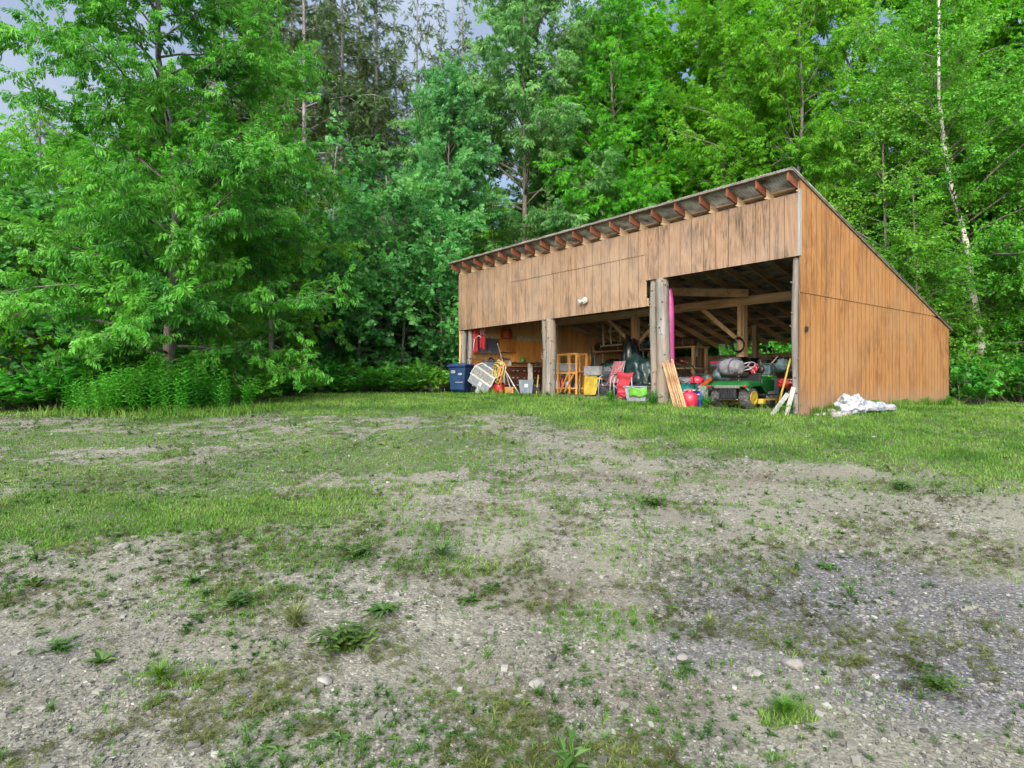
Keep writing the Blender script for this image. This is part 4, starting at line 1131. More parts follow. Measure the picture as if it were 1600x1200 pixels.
T_(und, 690, 23.5, (.9, .9, 1.0), 3.3, "dark young maple nearest the blue bin and the shed's left post")
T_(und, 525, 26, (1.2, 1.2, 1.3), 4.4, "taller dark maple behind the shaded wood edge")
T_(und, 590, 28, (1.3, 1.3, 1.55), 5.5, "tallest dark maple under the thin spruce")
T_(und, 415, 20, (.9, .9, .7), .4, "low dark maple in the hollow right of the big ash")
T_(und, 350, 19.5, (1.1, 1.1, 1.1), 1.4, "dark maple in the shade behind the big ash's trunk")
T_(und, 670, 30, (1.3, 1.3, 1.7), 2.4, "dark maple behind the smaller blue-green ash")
# far left
T_(eld, 60, 19, (1.3, 1.3, 1.12), 1.0, "leafy tree left of the big ash, its top below the open sky")
T_(eld, 150, 21, (1.3, 1.3, 1.15), 2.6, "leafy tree behind the big ash's left side")
T_(eld, 20, 25, (1.4, 1.4, 1.35), 5.9, "taller leafy tree at the far left behind the others")
T_(eld, 395, 26, (1.3, 1.3, 1.25), 2.9, "leafy tree behind the box elder at the foot of the spruces")
T_(map1, 250, 34, (1, 1, .72), .2, "maple far behind the big ash's middle")
T_(eld, -40, 17, (1.2, 1.2, .95), 4.4, "leafy tree cut by the left picture edge")
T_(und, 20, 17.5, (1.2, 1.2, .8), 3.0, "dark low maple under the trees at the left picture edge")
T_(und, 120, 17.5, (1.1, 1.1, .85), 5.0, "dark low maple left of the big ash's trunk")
T_(thk, 235, 23, (1.1, 1.1, 1.0), 2.8, "small leaved tree behind the middle of the big ash")
T_(eld, 330, 24, (1.3, 1.3, 1.3), 3.4, "leafy tree behind the big ash's right side")
T_(spr2, 210, 34, (1, 1, .62), .9, "dark spruce hidden mostly behind the big ash")

# far wood behind everything: reads as one mass
rb = np.random.default_rng(19); parts = []; wparts = []
for i in range(46):
    px = -700 + 3000 * (i + rb.uniform(.2, .8)) / 46; Yb = rb.uniform(42, 58)
    hmax = 11.5 if px < 760 else 19
    Hb = rb.uniform(.75, 1) * hmax
    n = int(2600 * Hb / 14)
    u = rb.random(n) ** .8; a = rb.uniform(0, 6.28, n); rr_ = 3.4 * np.sqrt(rb.random(n)) * np.sin(np.pi * (.12 + .85 * u)) ** .6
    c = at(px, Yb)
    Pq = np.stack([c.x + rr_ * np.cos(a), c.y + rr_ * np.sin(a), c.z + .3 + u * Hb], 1) + rb.normal(0, .35, (n, 3))
    Dq = np.stack([np.cos(a), np.sin(a), rb.normal(-.1, .5, n)], 1)
    F, Rr, U = frames(Dq, rb, .5)
    parts.append(stamp(*TPL['maple'], Pq, F, Rr, U, rb.uniform(.6, 1.0, n)))
bv, bq = merge(parts)
tag(quads_object("far_woods", bv, bq, M['far_leaf']), kind='stuff')

# ------------------------------------------------------------------ shrubs and undergrowth
def shrub_src(seed, label, H, R, mat, tpl, n, loc, size=.2, name="bramble_bush"):
    rg = np.random.default_rng(seed)
    wl_, SP, SD = [], [], []
    for i in range(n):
        a = rg.uniform(0, 6.28); e = rg.uniform(.35, 1.45); L = rg.uniform(.6, 1.05)
        d = np.array([math.cos(a) * math.cos(e) * R, math.sin(a) * math.cos(e) * R, math.sin(e) * H]) * L
        b0 = np.array([rg.normal(0, .25 * R), rg.normal(0, .25 * R), 0])
        pts = np.array([b0, b0 + d * .5 + [0, 0, .12 * H], b0 + d])
        wl_.append((pts, np.array([.01, .007, .003])))
        for z in range(9):
            w = .2 + .8 * rg.random()
            P = pts[0] + (pts[1] - pts[0]) * 2 * w if w < .5 else pts[1] + (pts[2] - pts[1]) * (2 * w - 1)
            v = d / np.linalg.norm(d) * .6 + rg.normal(0, .6, 3); v[2] = abs(v[2]) * .4
            SP.append(P + rg.normal(0, .05, 3)); SD.append(v)
    t = thing(name, label, "bush", loc)
    wood_mesh("stems", wl_, M['skin_bark'], t, side=3)
    F, Rr, U = frames(np.array(SD), rg, .4)
    V, Q = stamp(*TPL[tpl], np.array(SP), F, Rr, U, size * rg.uniform(.7, 1.25, len(SP)))
    V[:, 2] = np.maximum(V[:, 2], .01)
    quads_object("leaves", V, Q, mat, t)
    return t
b1 = shrub_src(101, "bright bramble bush right behind the blue bin", .85, 1.05, M['bramble_leaf'], 'bramble', 190, at(672, 21.2))
b2 = shrub_src(102, "bright green bush at the shed's rear right corner", 1.15, .75, M['bramble_leaf'], 'bramble', 170, at(1512, 17.4), .19)
for px, Y, s, rz, lab in ((618, 21.0, (1, 1, .95), 1., "bramble bush in the middle of the row left of the blue bin"), (560, 20.8, (1.1, 1, 1.0), 2., "bramble bush third from the blue bin in the wood's edge row"),
                          (505, 20.5, (1.1, 1, 1.15), 3., "taller bramble bush near the box elder, leftmost of its row"), (640, 22.4, (1.2, 1, 1.2), 4., "bramble bush of the back row, behind the others left of the bin"),
                          (540, 22.2, (1.2, 1, 1.3), 5., "bramble bush of the back row under the dark maples"), (430, 17.2, (1, 1, .95), 2.4, "low leafy bush right of the tall weed bed"),
                          (715, 23.3, (1, 1, .9), .3, "bramble bush squeezed behind the shed's left post")):
    dup(b1, at(px, Y), rz, s, lab)
for px, Y, s, rz, lab in ((1560, 18.3, (1.1, 1.1, .9), 1., "rounded bush right of the bush at the shed corner"), (1606, 18.2, (1, 1, 1.05), 2., "bush at the right picture edge before the trees"),
                          (1535, 19.4, (1.2, 1.2, 1.15), 3., "bush behind the corner bush at the pale birch's foot"), (45, 13.2, (1.3, 1.2, .62), 4., "low shrub on the grass at the left picture edge"),
                          (105, 13.6, (1.4, 1.2, .95), 5., "leafy shrub under the big ash's left limbs"), (1640, 17.5, (1.2, 1.2, 1), 5.6, "bush outside the right end of the bush row"),
                          (385, 14.6, (1, 1, .8), .7, "leafy bush at the right end of the tall weed bed"), (190, 15.2, (1.3, 1.3, 1.2), 2.0, "leafy shrub behind the tall weed bed, left of the trunk"),
                          (325, 16, (1.3, 1.3, 1.2), 3.1, "leafy shrub behind the tall weed bed, right of the trunk")):
    dup(b2, at(px, Y), rz, s, lab)
for x_, y_, s, rz, lab in ((-1.6, 9.6, (1.3, 1.2, 1.55), 1.0, "bright bush seen through the rear gap, right of the inner post"), (-3.6, 9.8, (1.3, 1.2, 1.7), 2.2, "bright bush seen through the rear gap behind the inner post"),
                          (-5.6, 9.7, (1.3, 1.2, 1.6), 3.3, "bright bush seen through the rear gap, left of the inner post"), (-7.6, 9.9, (1.3, 1.2, 1.7), 4.4, "bush behind the rear wall at the middle bay"), (-.2, 9.4, (1.1, 1.1, 1.4), 5.0, "bush behind the rear wall near the side wall")):
    w_ = P0 + Vector((.619 * x_ + .786 * y_, -.786 * x_ + .619 * y_, 0)); dup(b2, (w_.x, w_.y, g1(w_.x, w_.y)), rz, s, lab)
# bed of tall upright weeds at the foot of the big ash
rgw = np.random.default_rng(31)
n = 1250
a = rgw.uniform(0, 6.28, n); q = np.sqrt(rgw.random(n)) * rgw.uniform(.85, 1.1, n); c = at(255, 12.85)
Xg = c.x + 1.95 * q * np.cos(a) + .1; Yg = c.y + .85 * q * np.sin(a)
k = fbm(Xg * 1.6, Yg * 1.6, 91, 3) - .18 * (q - .5) > .40 + .1 * (q > .85); Xg, Yg, q = Xg[k], Yg[k], q[k]; n = len(Xg)
hg_ = .42 + 1.3 * fbm(Xg * 1.1, Yg * 1.1, 93, 3)
Pg = np.stack([Xg, Yg, gz(Xg, Yg)], 1)
Dg = np.stack([rgw.normal(0, .17, n) + .22 * (Xg - c.x) / 2, rgw.normal(-.1, .17, n), np.ones(n)], 1)
Fg = Dg / np.linalg.norm(Dg, axis=1, keepdims=True); az = rgw.uniform(0, 6.28, n)
Rg = np.cross(Fg, np.stack([np.cos(az), np.sin(az), 0 * az], 1)); Rg /= np.linalg.norm(Rg, axis=1, keepdims=True)
gv2, gq2 = stamp(*TPL['goldenrod'], Pg, Fg, Rg, np.cross(Rg, Fg), rgw.uniform(.6, 1.15, n) * (1.05 - .45 * q ** 2) * hg_)
gr2x = c.x + .1 + 2.3 * np.sqrt(rgw.random(2600)) * np.cos(rgw.uniform(0, 6.28, 2600)); gr2y = c.y - .15 + 1.0 * (rgw.random(2600) * 2 - 1)
bl_v, bl_q = blades(rgw, gr2x, gr2y, .08, .24, .011)
wa, wb = rgw.uniform(.02, .38, 2400) ** 1.3, rgw.uniform(.3, 8.3, 2400)
wa2, wb2 = rgw.uniform(-11.7, -.1, 1500), rgw.uniform(-.55, -.12, 1500)
wa, wb = np.concatenate([wa, wa2]), np.concatenate([wb, wb2])
kk = fbm(wa * .8 + 3, wb * 1.4, 97, 3) > np.where(wb < 0, .52, .36); wa, wb = wa[kk], wb[kk]
w2v, w2q = blades(rgw, P0.x + .619 * wa + .786 * wb, P0.y - .786 * wa + .619 * wb, .10, .27, .012)
bl_v, bl_q = merge([(bl_v, bl_q), (w2v, w2q)])
tag(quads_object("long_grass", bl_v, bl_q, M['grass']), kind='stuff')
tag(quads_object("tall_weeds", gv2, gq2, M['goldenrod_leaf']), kind='stuff')
# knee-high undergrowth along the wood's edge
n = 9000
Xu = rgw.uniform(-24, 26, n); Yu = rgw.uniform(13.5, 34, n)
edge = np.interp(Xu, [-24, -9, -6.2, -4.8, -3.6, -1.9, 0, 4.4, 11.7, 13.2, 26], [13.8, 14, 15.2, 17.5, 20.0, 21.2, 27, 27.5, 17.8, 18.2, 19])
k = (Yu > edge) & (rgw.random(n) < np.exp(-(Yu - edge) / 7)); Xu, Yu = Xu[k], Yu[k]
sxu, syu = to_shed(Xu, Yu); k = ~((sxu < .4) & (sxu > -12.4) & (syu < 8.6)); Xu, Yu = Xu[k], Yu[k]; n = len(Xu)
parts = []
for j in range(3):
    hgt = rgw.uniform(.05, .55, n)
    Pu = np.stack([Xu + rgw.normal(0, .15, n), Yu + rgw.normal(0, .15, n), gz(Xu, Yu) + hgt], 1)
    au = rgw.uniform(0, 6.28, n); F, Rr, U = frames(np.stack([np.cos(au), np.sin(au), rgw.normal(.2, .3, n)], 1), rgw, .3)
    parts.append(stamp(*TPL['bramble'], Pu, F, Rr, U, rgw.uniform(.18, .34, n)))
uv_, uq_ = merge(parts)
tag(quads_object("undergrowth", uv_, uq_, M['bramble_leaf']), kind='stuff')

# ------------------------------------------------------------------ left bay: things on the shed's end wall (it faces +x)
XW = XL + .02
def on_wall(name, label, cat, v0, v1, z0, z1, depth, body, door, ndoors, frame=False, knob=None, group=None):
    t = thing(name, label, cat, s2w(XW, (v0 + v1) / 2, z0), S_TH, group)
    w = v1 - v0; h = z1 - z0
    MB().bx(0, depth, -w / 2, w / 2, 0, h).build("case", body, t, .004)
    for k in range(ndoors):
        a = -w / 2 + w * k / ndoors + .008; b = -w / 2 + w * (k + 1) / ndoors - .008
        d = MB(); d.bx(depth + .001, depth + .02, a, b, .012, h - .012)
        do = d.build("door", door, t, .004)
        if frame:
            f = MB()
            f.bx(depth + .0205, depth + .03, a, a + .05, .012, h - .012); f.bx(depth + .0205, depth + .03, b - .05, b, .012, h - .012)
            f.bx(depth + .0205, depth + .03, a + .05, b - .05, .012, .062); f.bx(depth + .0205, depth + .03, a + .05, b - .05, h - .062, h - .012)
            f.build("door_frame", door, do, .003)
        kb = MB(); yk = (b - .035) if k % 2 == 0 else (a + .035)
        kb.blob((depth + .035, yk, .06 if z0 > .9 else h * .5), (.014, .014, .014), nu=8, nv=6); kb.build("knob", knob or M['steel'], do)
    return t
on_wall("wall_cabinet", "wall cabinet with two slate grey doors, nearest the shed's left post", "cabinet", .55, 1.40, 1.63, 2.15, .34, M['honey'], M['slate'], 2, knob=M['white'])
on_wall("wall_cabinet", "short honey-brown wall cabinet between the grey-doored cabinet and the tall one", "cabinet", 1.43, 2.22, 1.70, 2.16, .31, M['honey_dark'], M['honey_dark'], 2, True)
on_wall("wall_cabinet", "tall honey-brown wall cabinet with framed doors beside the round log post", "cabinet", 2.24, 3.66, 1.33, 2.13, .32, M['honey'], M['honey'], 2, True)

# row of books and boxes lying on top
def stack_box(label, v0, v1, z, h, mat, x0=.06, x1=.28, cat="box", name="box"):
    t = thing(name, label, cat, s2w(XW + (x0 + x1) / 2, (v0 + v1) / 2, z), S_TH)
    a, b = (x1 - x0) / 2, (v1 - v0) / 2
    MB().bx(-a, a, -b, b, 0, h * .8).build("carton", mat, t, .006)
    MB().bx(-a - .004, a + .004, -b - .004, b + .004, h * .8 + .001, h).build("lid", mat, t, .004)
stack_box("black shallow box on top of the grey-doored cabinet, left one", .6, .86, 2.152, .15, M['black'])
stack_box("small white box on top of the grey-doored cabinet", .88, 1.05, 2.152, .14, M['sticker'])
stack_box("long pale box at the right end of the grey-doored cabinet's top", 1.08, 1.56 - .17, 2.152, .12, M['ivory'])
stack_box("long pale roll of insulation on top of the tall cabinet", 2.3, 3.5, 2.132, .17, M['ivory'], .02, .30, "insulation", "insulation_roll")

jug = thing("round_bucket", "big round orange bucket with bulging sides on top of the short wall cabinet", "bucket", s2w(XW + .2, 1.86, 2.161), S_TH)
MB().lathe([(.14, 0), (.19, .05), (.21, .16), (.2, .28), (.17, .35), (.16, .36), (.155, .35), (.16, .3)], 22).build("body", M['orange'], jug)
MB().tube([(.02 + .17 * math.cos(a), .17 * math.cos(a) * .2, .34 + .1 * math.sin(a)) for a in np.linspace(0, math.pi, 12)], .008, 6).build("handle", M['black'], jug)

# red and pink cloths hanging at the left post
def cloth(label, x, y, z1, w, h, mat, seed, rz=0, name="hanging_cloth", cat="cloth"):
    o = MB().sheet(lambda u, v: ((u - .5) * w * (1 - .25 * v), .035 * math.sin(u * 11 + seed) * (.4 + v) + .01 * math.sin(v * 9), -v * h - .05 * math.sin(u * 5 + seed)), 18, 14, .006).build(name, mat)
    o.location = s2w(x, y, z1); o.rotation_euler = (0, 0, S_TH + rz)
    return tag(o, label, cat)
cloth("red cloth hanging from the header behind the left post", -11.2, .28, 2.40, .26, .80, M['red_cloth'], 1, .5)
cloth("pink and white cloth hanging beside the grey-doored cabinet, upper one", -10.98, .42, 2.44, .20, .36, M['pink_cloth'], 2, .6)
cloth("red cloth hanging in front of the grey-doored cabinet's side", -10.95, .40, 2.20, .22, .46, M['red_cloth'], 3, .6)
hg = thing("hanger", "white angled metal hanger between the hanging red cloths", "hanger", s2w(-11.1, .2, 2.08), S_TH)
MB().tube([(-.12, 0, -.04), (.2, .03, .1), (.27, .06, .02)], .013, 6).build("arm", M['white'], hg)
MB().tube([(-.02, .0, 0), (-.08, .0, -.34), (-.2, .0, -.42)], .011, 6).build("brace", M['white'], hg)

# long dresser used as a bench, against the end wall
dz = sg(-11.3, 2.6)
dr = thing("dresser", "long dark dresser with rows of drawers and pale cup handles under the wall cabinets", "dresser", s2w(XW, 2.75, dz), S_TH)
dw, dh, dd = 2.05, .86, .52
MB().bx(0, dd, -dw / 2, dw / 2, .06, dh).build("case", M['walnut'], dr, .005)
MB().bx(-.0, dd + .05, -dw / 2 - .03, dw / 2 + .03, dh + .001, dh + .035).build("top", M['bench_top'], dr, .005)
for k in range(2): MB().bx(.02, dd - .02, (-1, 1)[k] * (dw / 2 - .05) - .03, (-1, 1)[k] * (dw / 2 - .05) + .03, -.03, .06).build("foot", M['walnut'], dr)
for r_ in range(3):
    for c_ in range(4):
        y0 = -dw / 2 + .03 + c_ * (dw - .06) / 4; y1 = y0 + (dw - .06) / 4 - .02
        z0 = .1 + r_ * .25
        d_ = MB().bx(dd + .001, dd + .02, y0, y1, z0, z0 + .22).build("drawer", M['walnut'], dr, .006)
        for q_ in (.3, .7):
            ym = y0 + (y1 - y0) * q_
            MB().sheet(lambda u, v: (dd + .024 + .022 * math.sin(v * 3.1), ym - .045 + u * .09, z0 + .13 - .035 * v * math.sin(u * math.pi)), 8, 5, .004).build("handle", M['sticker'], d_)
# slatted crate tops above the dresser
for k_, (zc, lab) in enumerate(((dh + .04, "flat slatted wooden tray lying on the dresser top, lower one"), (dh + .12, "flat slatted wooden tray on the other tray on the dresser"))):
    tr_ = thing("wooden_tray", lab, "tray", s2w(XW + .3, 2.45, dz + zc), S_TH)
    for s_ in range(4): MB().bx(-.2 + s_ * .115, -.11 + s_ * .115, -.45, .45, .03, .05).build("slat", M['bench_top'], tr_)
    for s_ in (-1, 1): MB().bx(-.21, .25, s_ * .42 - .02, s_ * .42 + .02, 0, .029).build("batten", M['walnut'], tr_)
gr = thing("watering_can", "small bright green watering can on the dresser top", "watering can", s2w(XW + .42, 2.42, dz + dh + .175), S_TH)
MB().lathe([(.075, 0), (.1, .03), (.1, .13), (.07, .17), (.06, .17)], 16).build("body", M['lid_green'], gr)
MB().tube([(.08, 0, .06), (.2, .02, .17)], [.02, .012], 7).build("spout", M['lid_green'], gr)
MB().tube([(-.09, 0, .04), (-.16, 0, .1), (-.07, 0, .2)], .01, 6).build("handle", M['lid_green'], gr)
st = thing("stick", "short bright orange marker stick standing on the dresser", "stick", s2w(XW + .45, 2.05, dz + dh + .17), S_TH)
MB().tube([(0, 0, 0), (.01, .01, .34)], .014, 6).build("rod", M['orange_bright'], st)
MB().lathe([(.05, 0), (.05, .012)], 10).build("foot", M['black'], st)
tb = thing("toolbox", "blue-grey toolbox on a ledge above the tilted grey mesh crate", "toolbox", s2w(XW + .25, 1.15, 1.17), S_TH)
MB().bx(-.14, .14, -.3, .3, 0, .17).build("box", M['tote'], tb, .01); MB().bx(-.145, .145, -.31, .31, .171, .22).build("lid", M['tarp_blue'], tb, .015)
MB().tube([(0, -.1, .22), (0, -.1, .27), (0, .1, .27), (0, .1, .22)], .012, 6).build("handle", M['black'], tb)
sh_ = thing("bench", "narrow board bench along the end wall behind the tilted mesh crate", "bench", s2w(XW, .9, sg(-11.4, .9)), S_TH)
MB().bx(.02, .46, -.72, .78, .83, .868).build("top", M['grey_board'], sh_)
for s_ in (-.65, .7):
    for q_ in (.06, .4): MB().bx(q_ - .03, q_ + .03, s_ - .03, s_ + .03, -.03, .829).build("leg", M['grey_board'], sh_)
MB().bx(.03, .05, -.7, .76, 1.0 - .13, 1.14).build("backboard", M['honey_dark'], sh_)

# ------------------------------------------------------------------ blue wheeled bin
def ground_at(px, v): 
    x = sx_at(px, v); return s2w(x, v, sg(x, v))
bn = thing("wheelie_bin", "dark blue wheeled recycling bin with white stickers at the shed's left post", "bin", ground_at(721, -.28) - Vector((0, 0, .02)), S_TH + R_(28))
MB().add([(x * (.235 if z < .1 else .30), y * (.26 if z < .1 else .33), z) for z in (.06, .88) for x, y in ((-1, -1), (1, -1), (1, 1), (-1, 1))], [(3, 2, 1, 0), (4, 5, 6, 7), (0, 1, 5, 4), (1, 2, 6, 5), (2, 3, 7, 6), (3, 0, 4, 7)]).build("body", M['bin_blue'], bn, .03)
MB().bx(-.31, .31, -.345, .34, .84, .89).build("rim", M['bin_blue'], bn, .012)
lid = MB(); lid.sheet(lambda u, v: ((u - .5) * .68, (v - .5) * .76 - .01, .905 + .07 * (1 - (2 * u - 1) ** 4) * (1 - (2 * v - 1) ** 4)), 14, 14, .02)
lid.bx(-.34, .34, -.395, -.37, .87, .905); lido = lid.build("lid", M['bin_lid'], bn)
MB().tube([(-.24, .36, .86), (-.24, .43, .9), (.24, .43, .9), (.24, .36, .86)], .018, 8).build("handle", M['bin_lid'], bn)
for s_ in (-1, 1): MB().lathe([(.1, -.03), (.12, -.02), (.12, .02), (.1, .03)], 18, Matrix.Translation((s_ * .29, .24, .12)) @ Matrix.Rotation(R_(90), 4, 'Y')).build("wheel", M['black'], bn)
MB().prism([(-.24, .12), (.24, .12), (.27, .8), (-.27, .8)], -.33, -.30, 'y').build("front_rib", M['bin_blue'], bn, .01)
def sticker(x0, x1, z0, z1):
    s = MB().bx(x0, x1, -.342, -.331, z0, z1).build("sticker", M['sticker'], bn)
    q = MB()
    for i in range(3): q.bx(x0 + .012 + i * (x1 - x0 - .02) / 3, x0 + .005 + (i + .8) * (x1 - x0 - .02) / 3, -.3445, -.3425, z0 + .015, z1 - .015)
    q.build("print", M['bin_blue'], s)
sticker(-.2, -.06, .66, .74); sticker(.06, .18, .60, .66)
MB().bx(-.05, .22, -.342, -.331, .36, .372).build("molded_line", M['sticker'], bn)

# ------------------------------------------------------------------ tilted grey mesh crate
cp = ground_at(757, .15)
ck = thing("mesh_crate", "large pale grey framed crate with mesh windows, tipped on its corner beside the blue bin", "crate", cp + Vector((0, 0, .47)), rot=(R_(12), R_(33), S_TH + R_(34)))
cw, cd, chh = .78, .55, .60
c_ = MB().bx(-cw / 2, cw / 2, -cd / 2, cd / 2, -chh / 2, -.02); c_.build("tray", M['tote_grey'], ck, .01)
for p, n_ in (((-1, -1), 0), ((1, -1), 0), ((1, 1), 0), ((-1, 1), 0)):
    MB().beam((p[0] * cw / 2, p[1] * cd / 2, -.02), (p[0] * cw / 2 * .96, p[1] * cd / 2 * .9, chh / 2), .04, .04).build("frame", M['white'], ck)
for a_, b_ in (((-1, -1), (1, -1)), ((1, -1), (1, 1)), ((1, 1), (-1, 1)), ((-1, 1), (-1, -1))):
    MB().beam((a_[0] * cw / 2 * .96, a_[1] * cd / 2 * .9, chh / 2), (b_[0] * cw / 2 * .96, b_[1] * cd / 2 * .9, chh / 2), .045, .04).build("frame", M['white'], ck)
    MB().beam((a_[0] * cw / 2, a_[1] * cd / 2, .0), (b_[0] * cw / 2, b_[1] * cd / 2, .0), .045, .05).build("frame", M['white'], ck)
MB().bx(-cw / 2 + .03, cw / 2 - .03, -cd / 2 + .012, -cd / 2 + .02, .02, chh / 2 - .02).build("mesh_window", M['screen'], ck)
MB().bx(cw / 2 - .022, cw / 2 - .014, -cd / 2 + .03, cd / 2 - .03, .02, chh / 2 - .02).build("mesh_window", M['screen_dark'], ck)
MB().bx(-cw / 2 + .04, cw / 2 - .05, -cd / 2 + .04, cd / 2 - .04, chh / 2 - .012, chh / 2 - .004).build("mesh_window", M['screen'], ck)
MB().bx(-.02, .1, -cd / 2 - .01, -cd / 2 - .002, -.2, -.06).build("label_plate", M['sticker'], ck)
fn_ = thing("spray_can", "small grey-blue funnel-topped canister standing in the grass beside the mesh crate", "canister", ground_at(746, -.12), S_TH)
MB().lathe([(.085, 0), (.09, .02), (.075, .1), (.035, .16), (.02, .27), (.024, .30), (.018, .31)], 16).build("body", M['tote_grey'], fn_)
MB().tube([(0, 0, .29), (.06, 0, .31)], .008, 6).build("nozzle", M['black'], fn_)
pp = thing("metal_strip", "thin grey metal strip leaning behind the blue bin", "strip", ground_at(737, .05), S_TH)
MB().beam((0, 0, 0), (-.1, .12, .62), .05, .012).build("rail", M['steel'], pp); MB().beam((.05, .0, 0), (.22, .0, .46), .04, .012).build("brace", M['steel'], pp)

# ------------------------------------------------------------------ yellow hose coil hanging on an orange pole, red jugs below
hx = ground_at(779, .3)
ho = thing("garden_hose", "tangled coil of yellow hose hanging in front of the dresser", "hose", hx + Vector((0, 0, .69)), S_TH)
rg = random.Random(4)
for k in range(9):
    a0 = rg.uniform(-.25, .25); ra, rb_ = rg.uniform(.15, .25), rg.uniform(.24, .36); ox, oz = rg.uniform(-.06, .06), rg.uniform(-.06, .05)
    MB().tube([(ox + ra * math.cos(t), .02 * k - .09 + .03 * math.sin(3 * t), oz + rb_ * math.sin(t) + a0 * ra * math.cos(t)) for t in np.linspace(0, 2 * math.pi, 26)], .0135, 6, caps=False).build("loop", M['yellow_rope'], ho)
hs_ = thing("hose_stand", "bright orange thin pole with white tip holding up the yellow hose coil", "pole", ground_at(781, .12), S_TH)
MB().tube([(0.06, 0, 0), (-.06, .08, .9)], .014, 7).build("pole", M['orange_bright'], hs_)
MB().tube([(-.06, .08, .9), (-.067, .084, .96)], .016, 7).build("tip", M['white'], hs_)
def jug_(label, px, v, s, mat, cat="fuel jug", rz=0.0):
    t = thing("fuel_jug", label, cat, ground_at(px, v), S_TH + rz); t.scale = (s,) * 3
    MB().lathe([(.13, 0), (.16, .03), (.165, .22), (.14, .29), (.07, .33), (.045, .34), (.045, .37), (.0, .37)], 18, Matrix.Scale(1.15, 4, (1, 0, 0))).build("body", mat, t)
    MB().tube([(-.12, 0, .27), (-.1, 0, .37), (.02, 0, .40), (.07, 0, .33)], .02, 8).build("handle", mat, t)
    MB().tube([(.08, 0, .31), (.2, 0, .43)], [.026, .014], 7).build("spout", M['black'], t)
    return t
jug_("tall red fuel jug standing under the yellow hose coil", 779, .45, 1.15, M['red'])
jug_("small red can on the grass edge at the foot of the orange pole", 781, -.08, .5, M['red'])
bk = thing("bucket", "grey bucket under the red jug below the yellow hose", "bucket", ground_at(778, .62), S_TH)
MB().lathe([(.12, 0), (.155, .3), (.165, .3), (.165, .32), (.15, .32), (.145, .3)], 18).build("pail", M['slate'], bk)
MB().tube([(.16 * math.cos(a), .0, .3 + .1 * math.sin(a)) for a in np.linspace(0, math.pi, 9)], .006, 5).build("handle", M['steel'], bk)
# leaning sticks
def lean(name, label, cat, pxa, pya, pxb, v0, v1, w, h, mat, group=None, round_=False, extra=None):
    """board or pole from its foot (pxb on the ground at depth v0) up to (pxa, pya) at depth v1"""
    f = ground_at(pxb, v0); tp = s2w(sx_at(pxa, v1), v1, sz_at(pxa, pya, v1))
    t = thing(name, label, cat, f, 0, group); d = tp - f
    if round_: MB().tube([(0, 0, 0), tuple(d * .5 + Vector((0, 0, -.004))), tuple(d)], w / 2, 7).build("shaft", mat, t)
    else: MB().beam((0, 0, 0), tuple(d), w, h, up=(.3, -1, 0)).build("board", mat, t)
    return t, d
t, d = lean("pole", "long thin white-brown pole leaning against the dresser, crossing the yellow hose", "pole", 777.5, 538, 800, .15, .75, .03, .03, M['trim'], round_=True)
MB().tube([tuple(d * .985), tuple(d * 1.01)], .022, 7).build("end_cap", M['white'], t)
t, d = lean("pole", "short white pole leaning low from the hose towards the grey steel bin", "pole", 789, 578, 811, .3, .35, .03, .03, M['white'], round_=True)
d_ = lean("board", "narrow grey board leaning upright on the dresser front, left of the pair", "board", 826.5, 568, 828, 1.75, 2.1, .10, .025, M['grey_board'], "grey boards on the dresser")
d_ = lean("board", "narrow grey board leaning on the dresser front, right of the pair, reaching the floor", "board", 829.5, 570, 831, 1.75, 2.15, .09, .025, M['grey_board'], "grey boards on the dresser")
t, d = lean("shovel", "yellow handled tool leaning beside the double log post, blade on the floor", "shovel", 841, 586, 838, .5, .7, .045, .045, M['yellow'], round_=True)
MB().sheet(lambda u, v: ((u - .5) * .18 * (1 - .3 * v), .03 * math.cos((u - .5) * 3), .02 + .2 * (1 - v)), 8, 6, .005).build("blade", M['black'], t)
sb = thing("storage_tub", "blue-grey square plastic tub standing in front of the dresser", "tub", ground_at(822, .9), S_TH + R_(50))
MB().add([(x * (.19 if z < .1 else .23), y * (.19 if z < .1 else .23), z) for z in (0, .40) for x, y in ((-1, -1), (1, -1), (1, 1), (-1, 1))], [(3, 2, 1, 0), (4, 5, 6, 7), (0, 1, 5, 4), (1, 2, 6, 5), (2, 3, 7, 6), (3, 0, 4, 7)]).build("body", M['tote'], sb, .015)
MB().bx(-.24, .24, -.24, .24, .401, .43).build("rim", M['tote'], sb, .008)
MB().bx(-.05, .06, -.233, -.222, .2, .3).build("sticker", M['sticker'], sb)

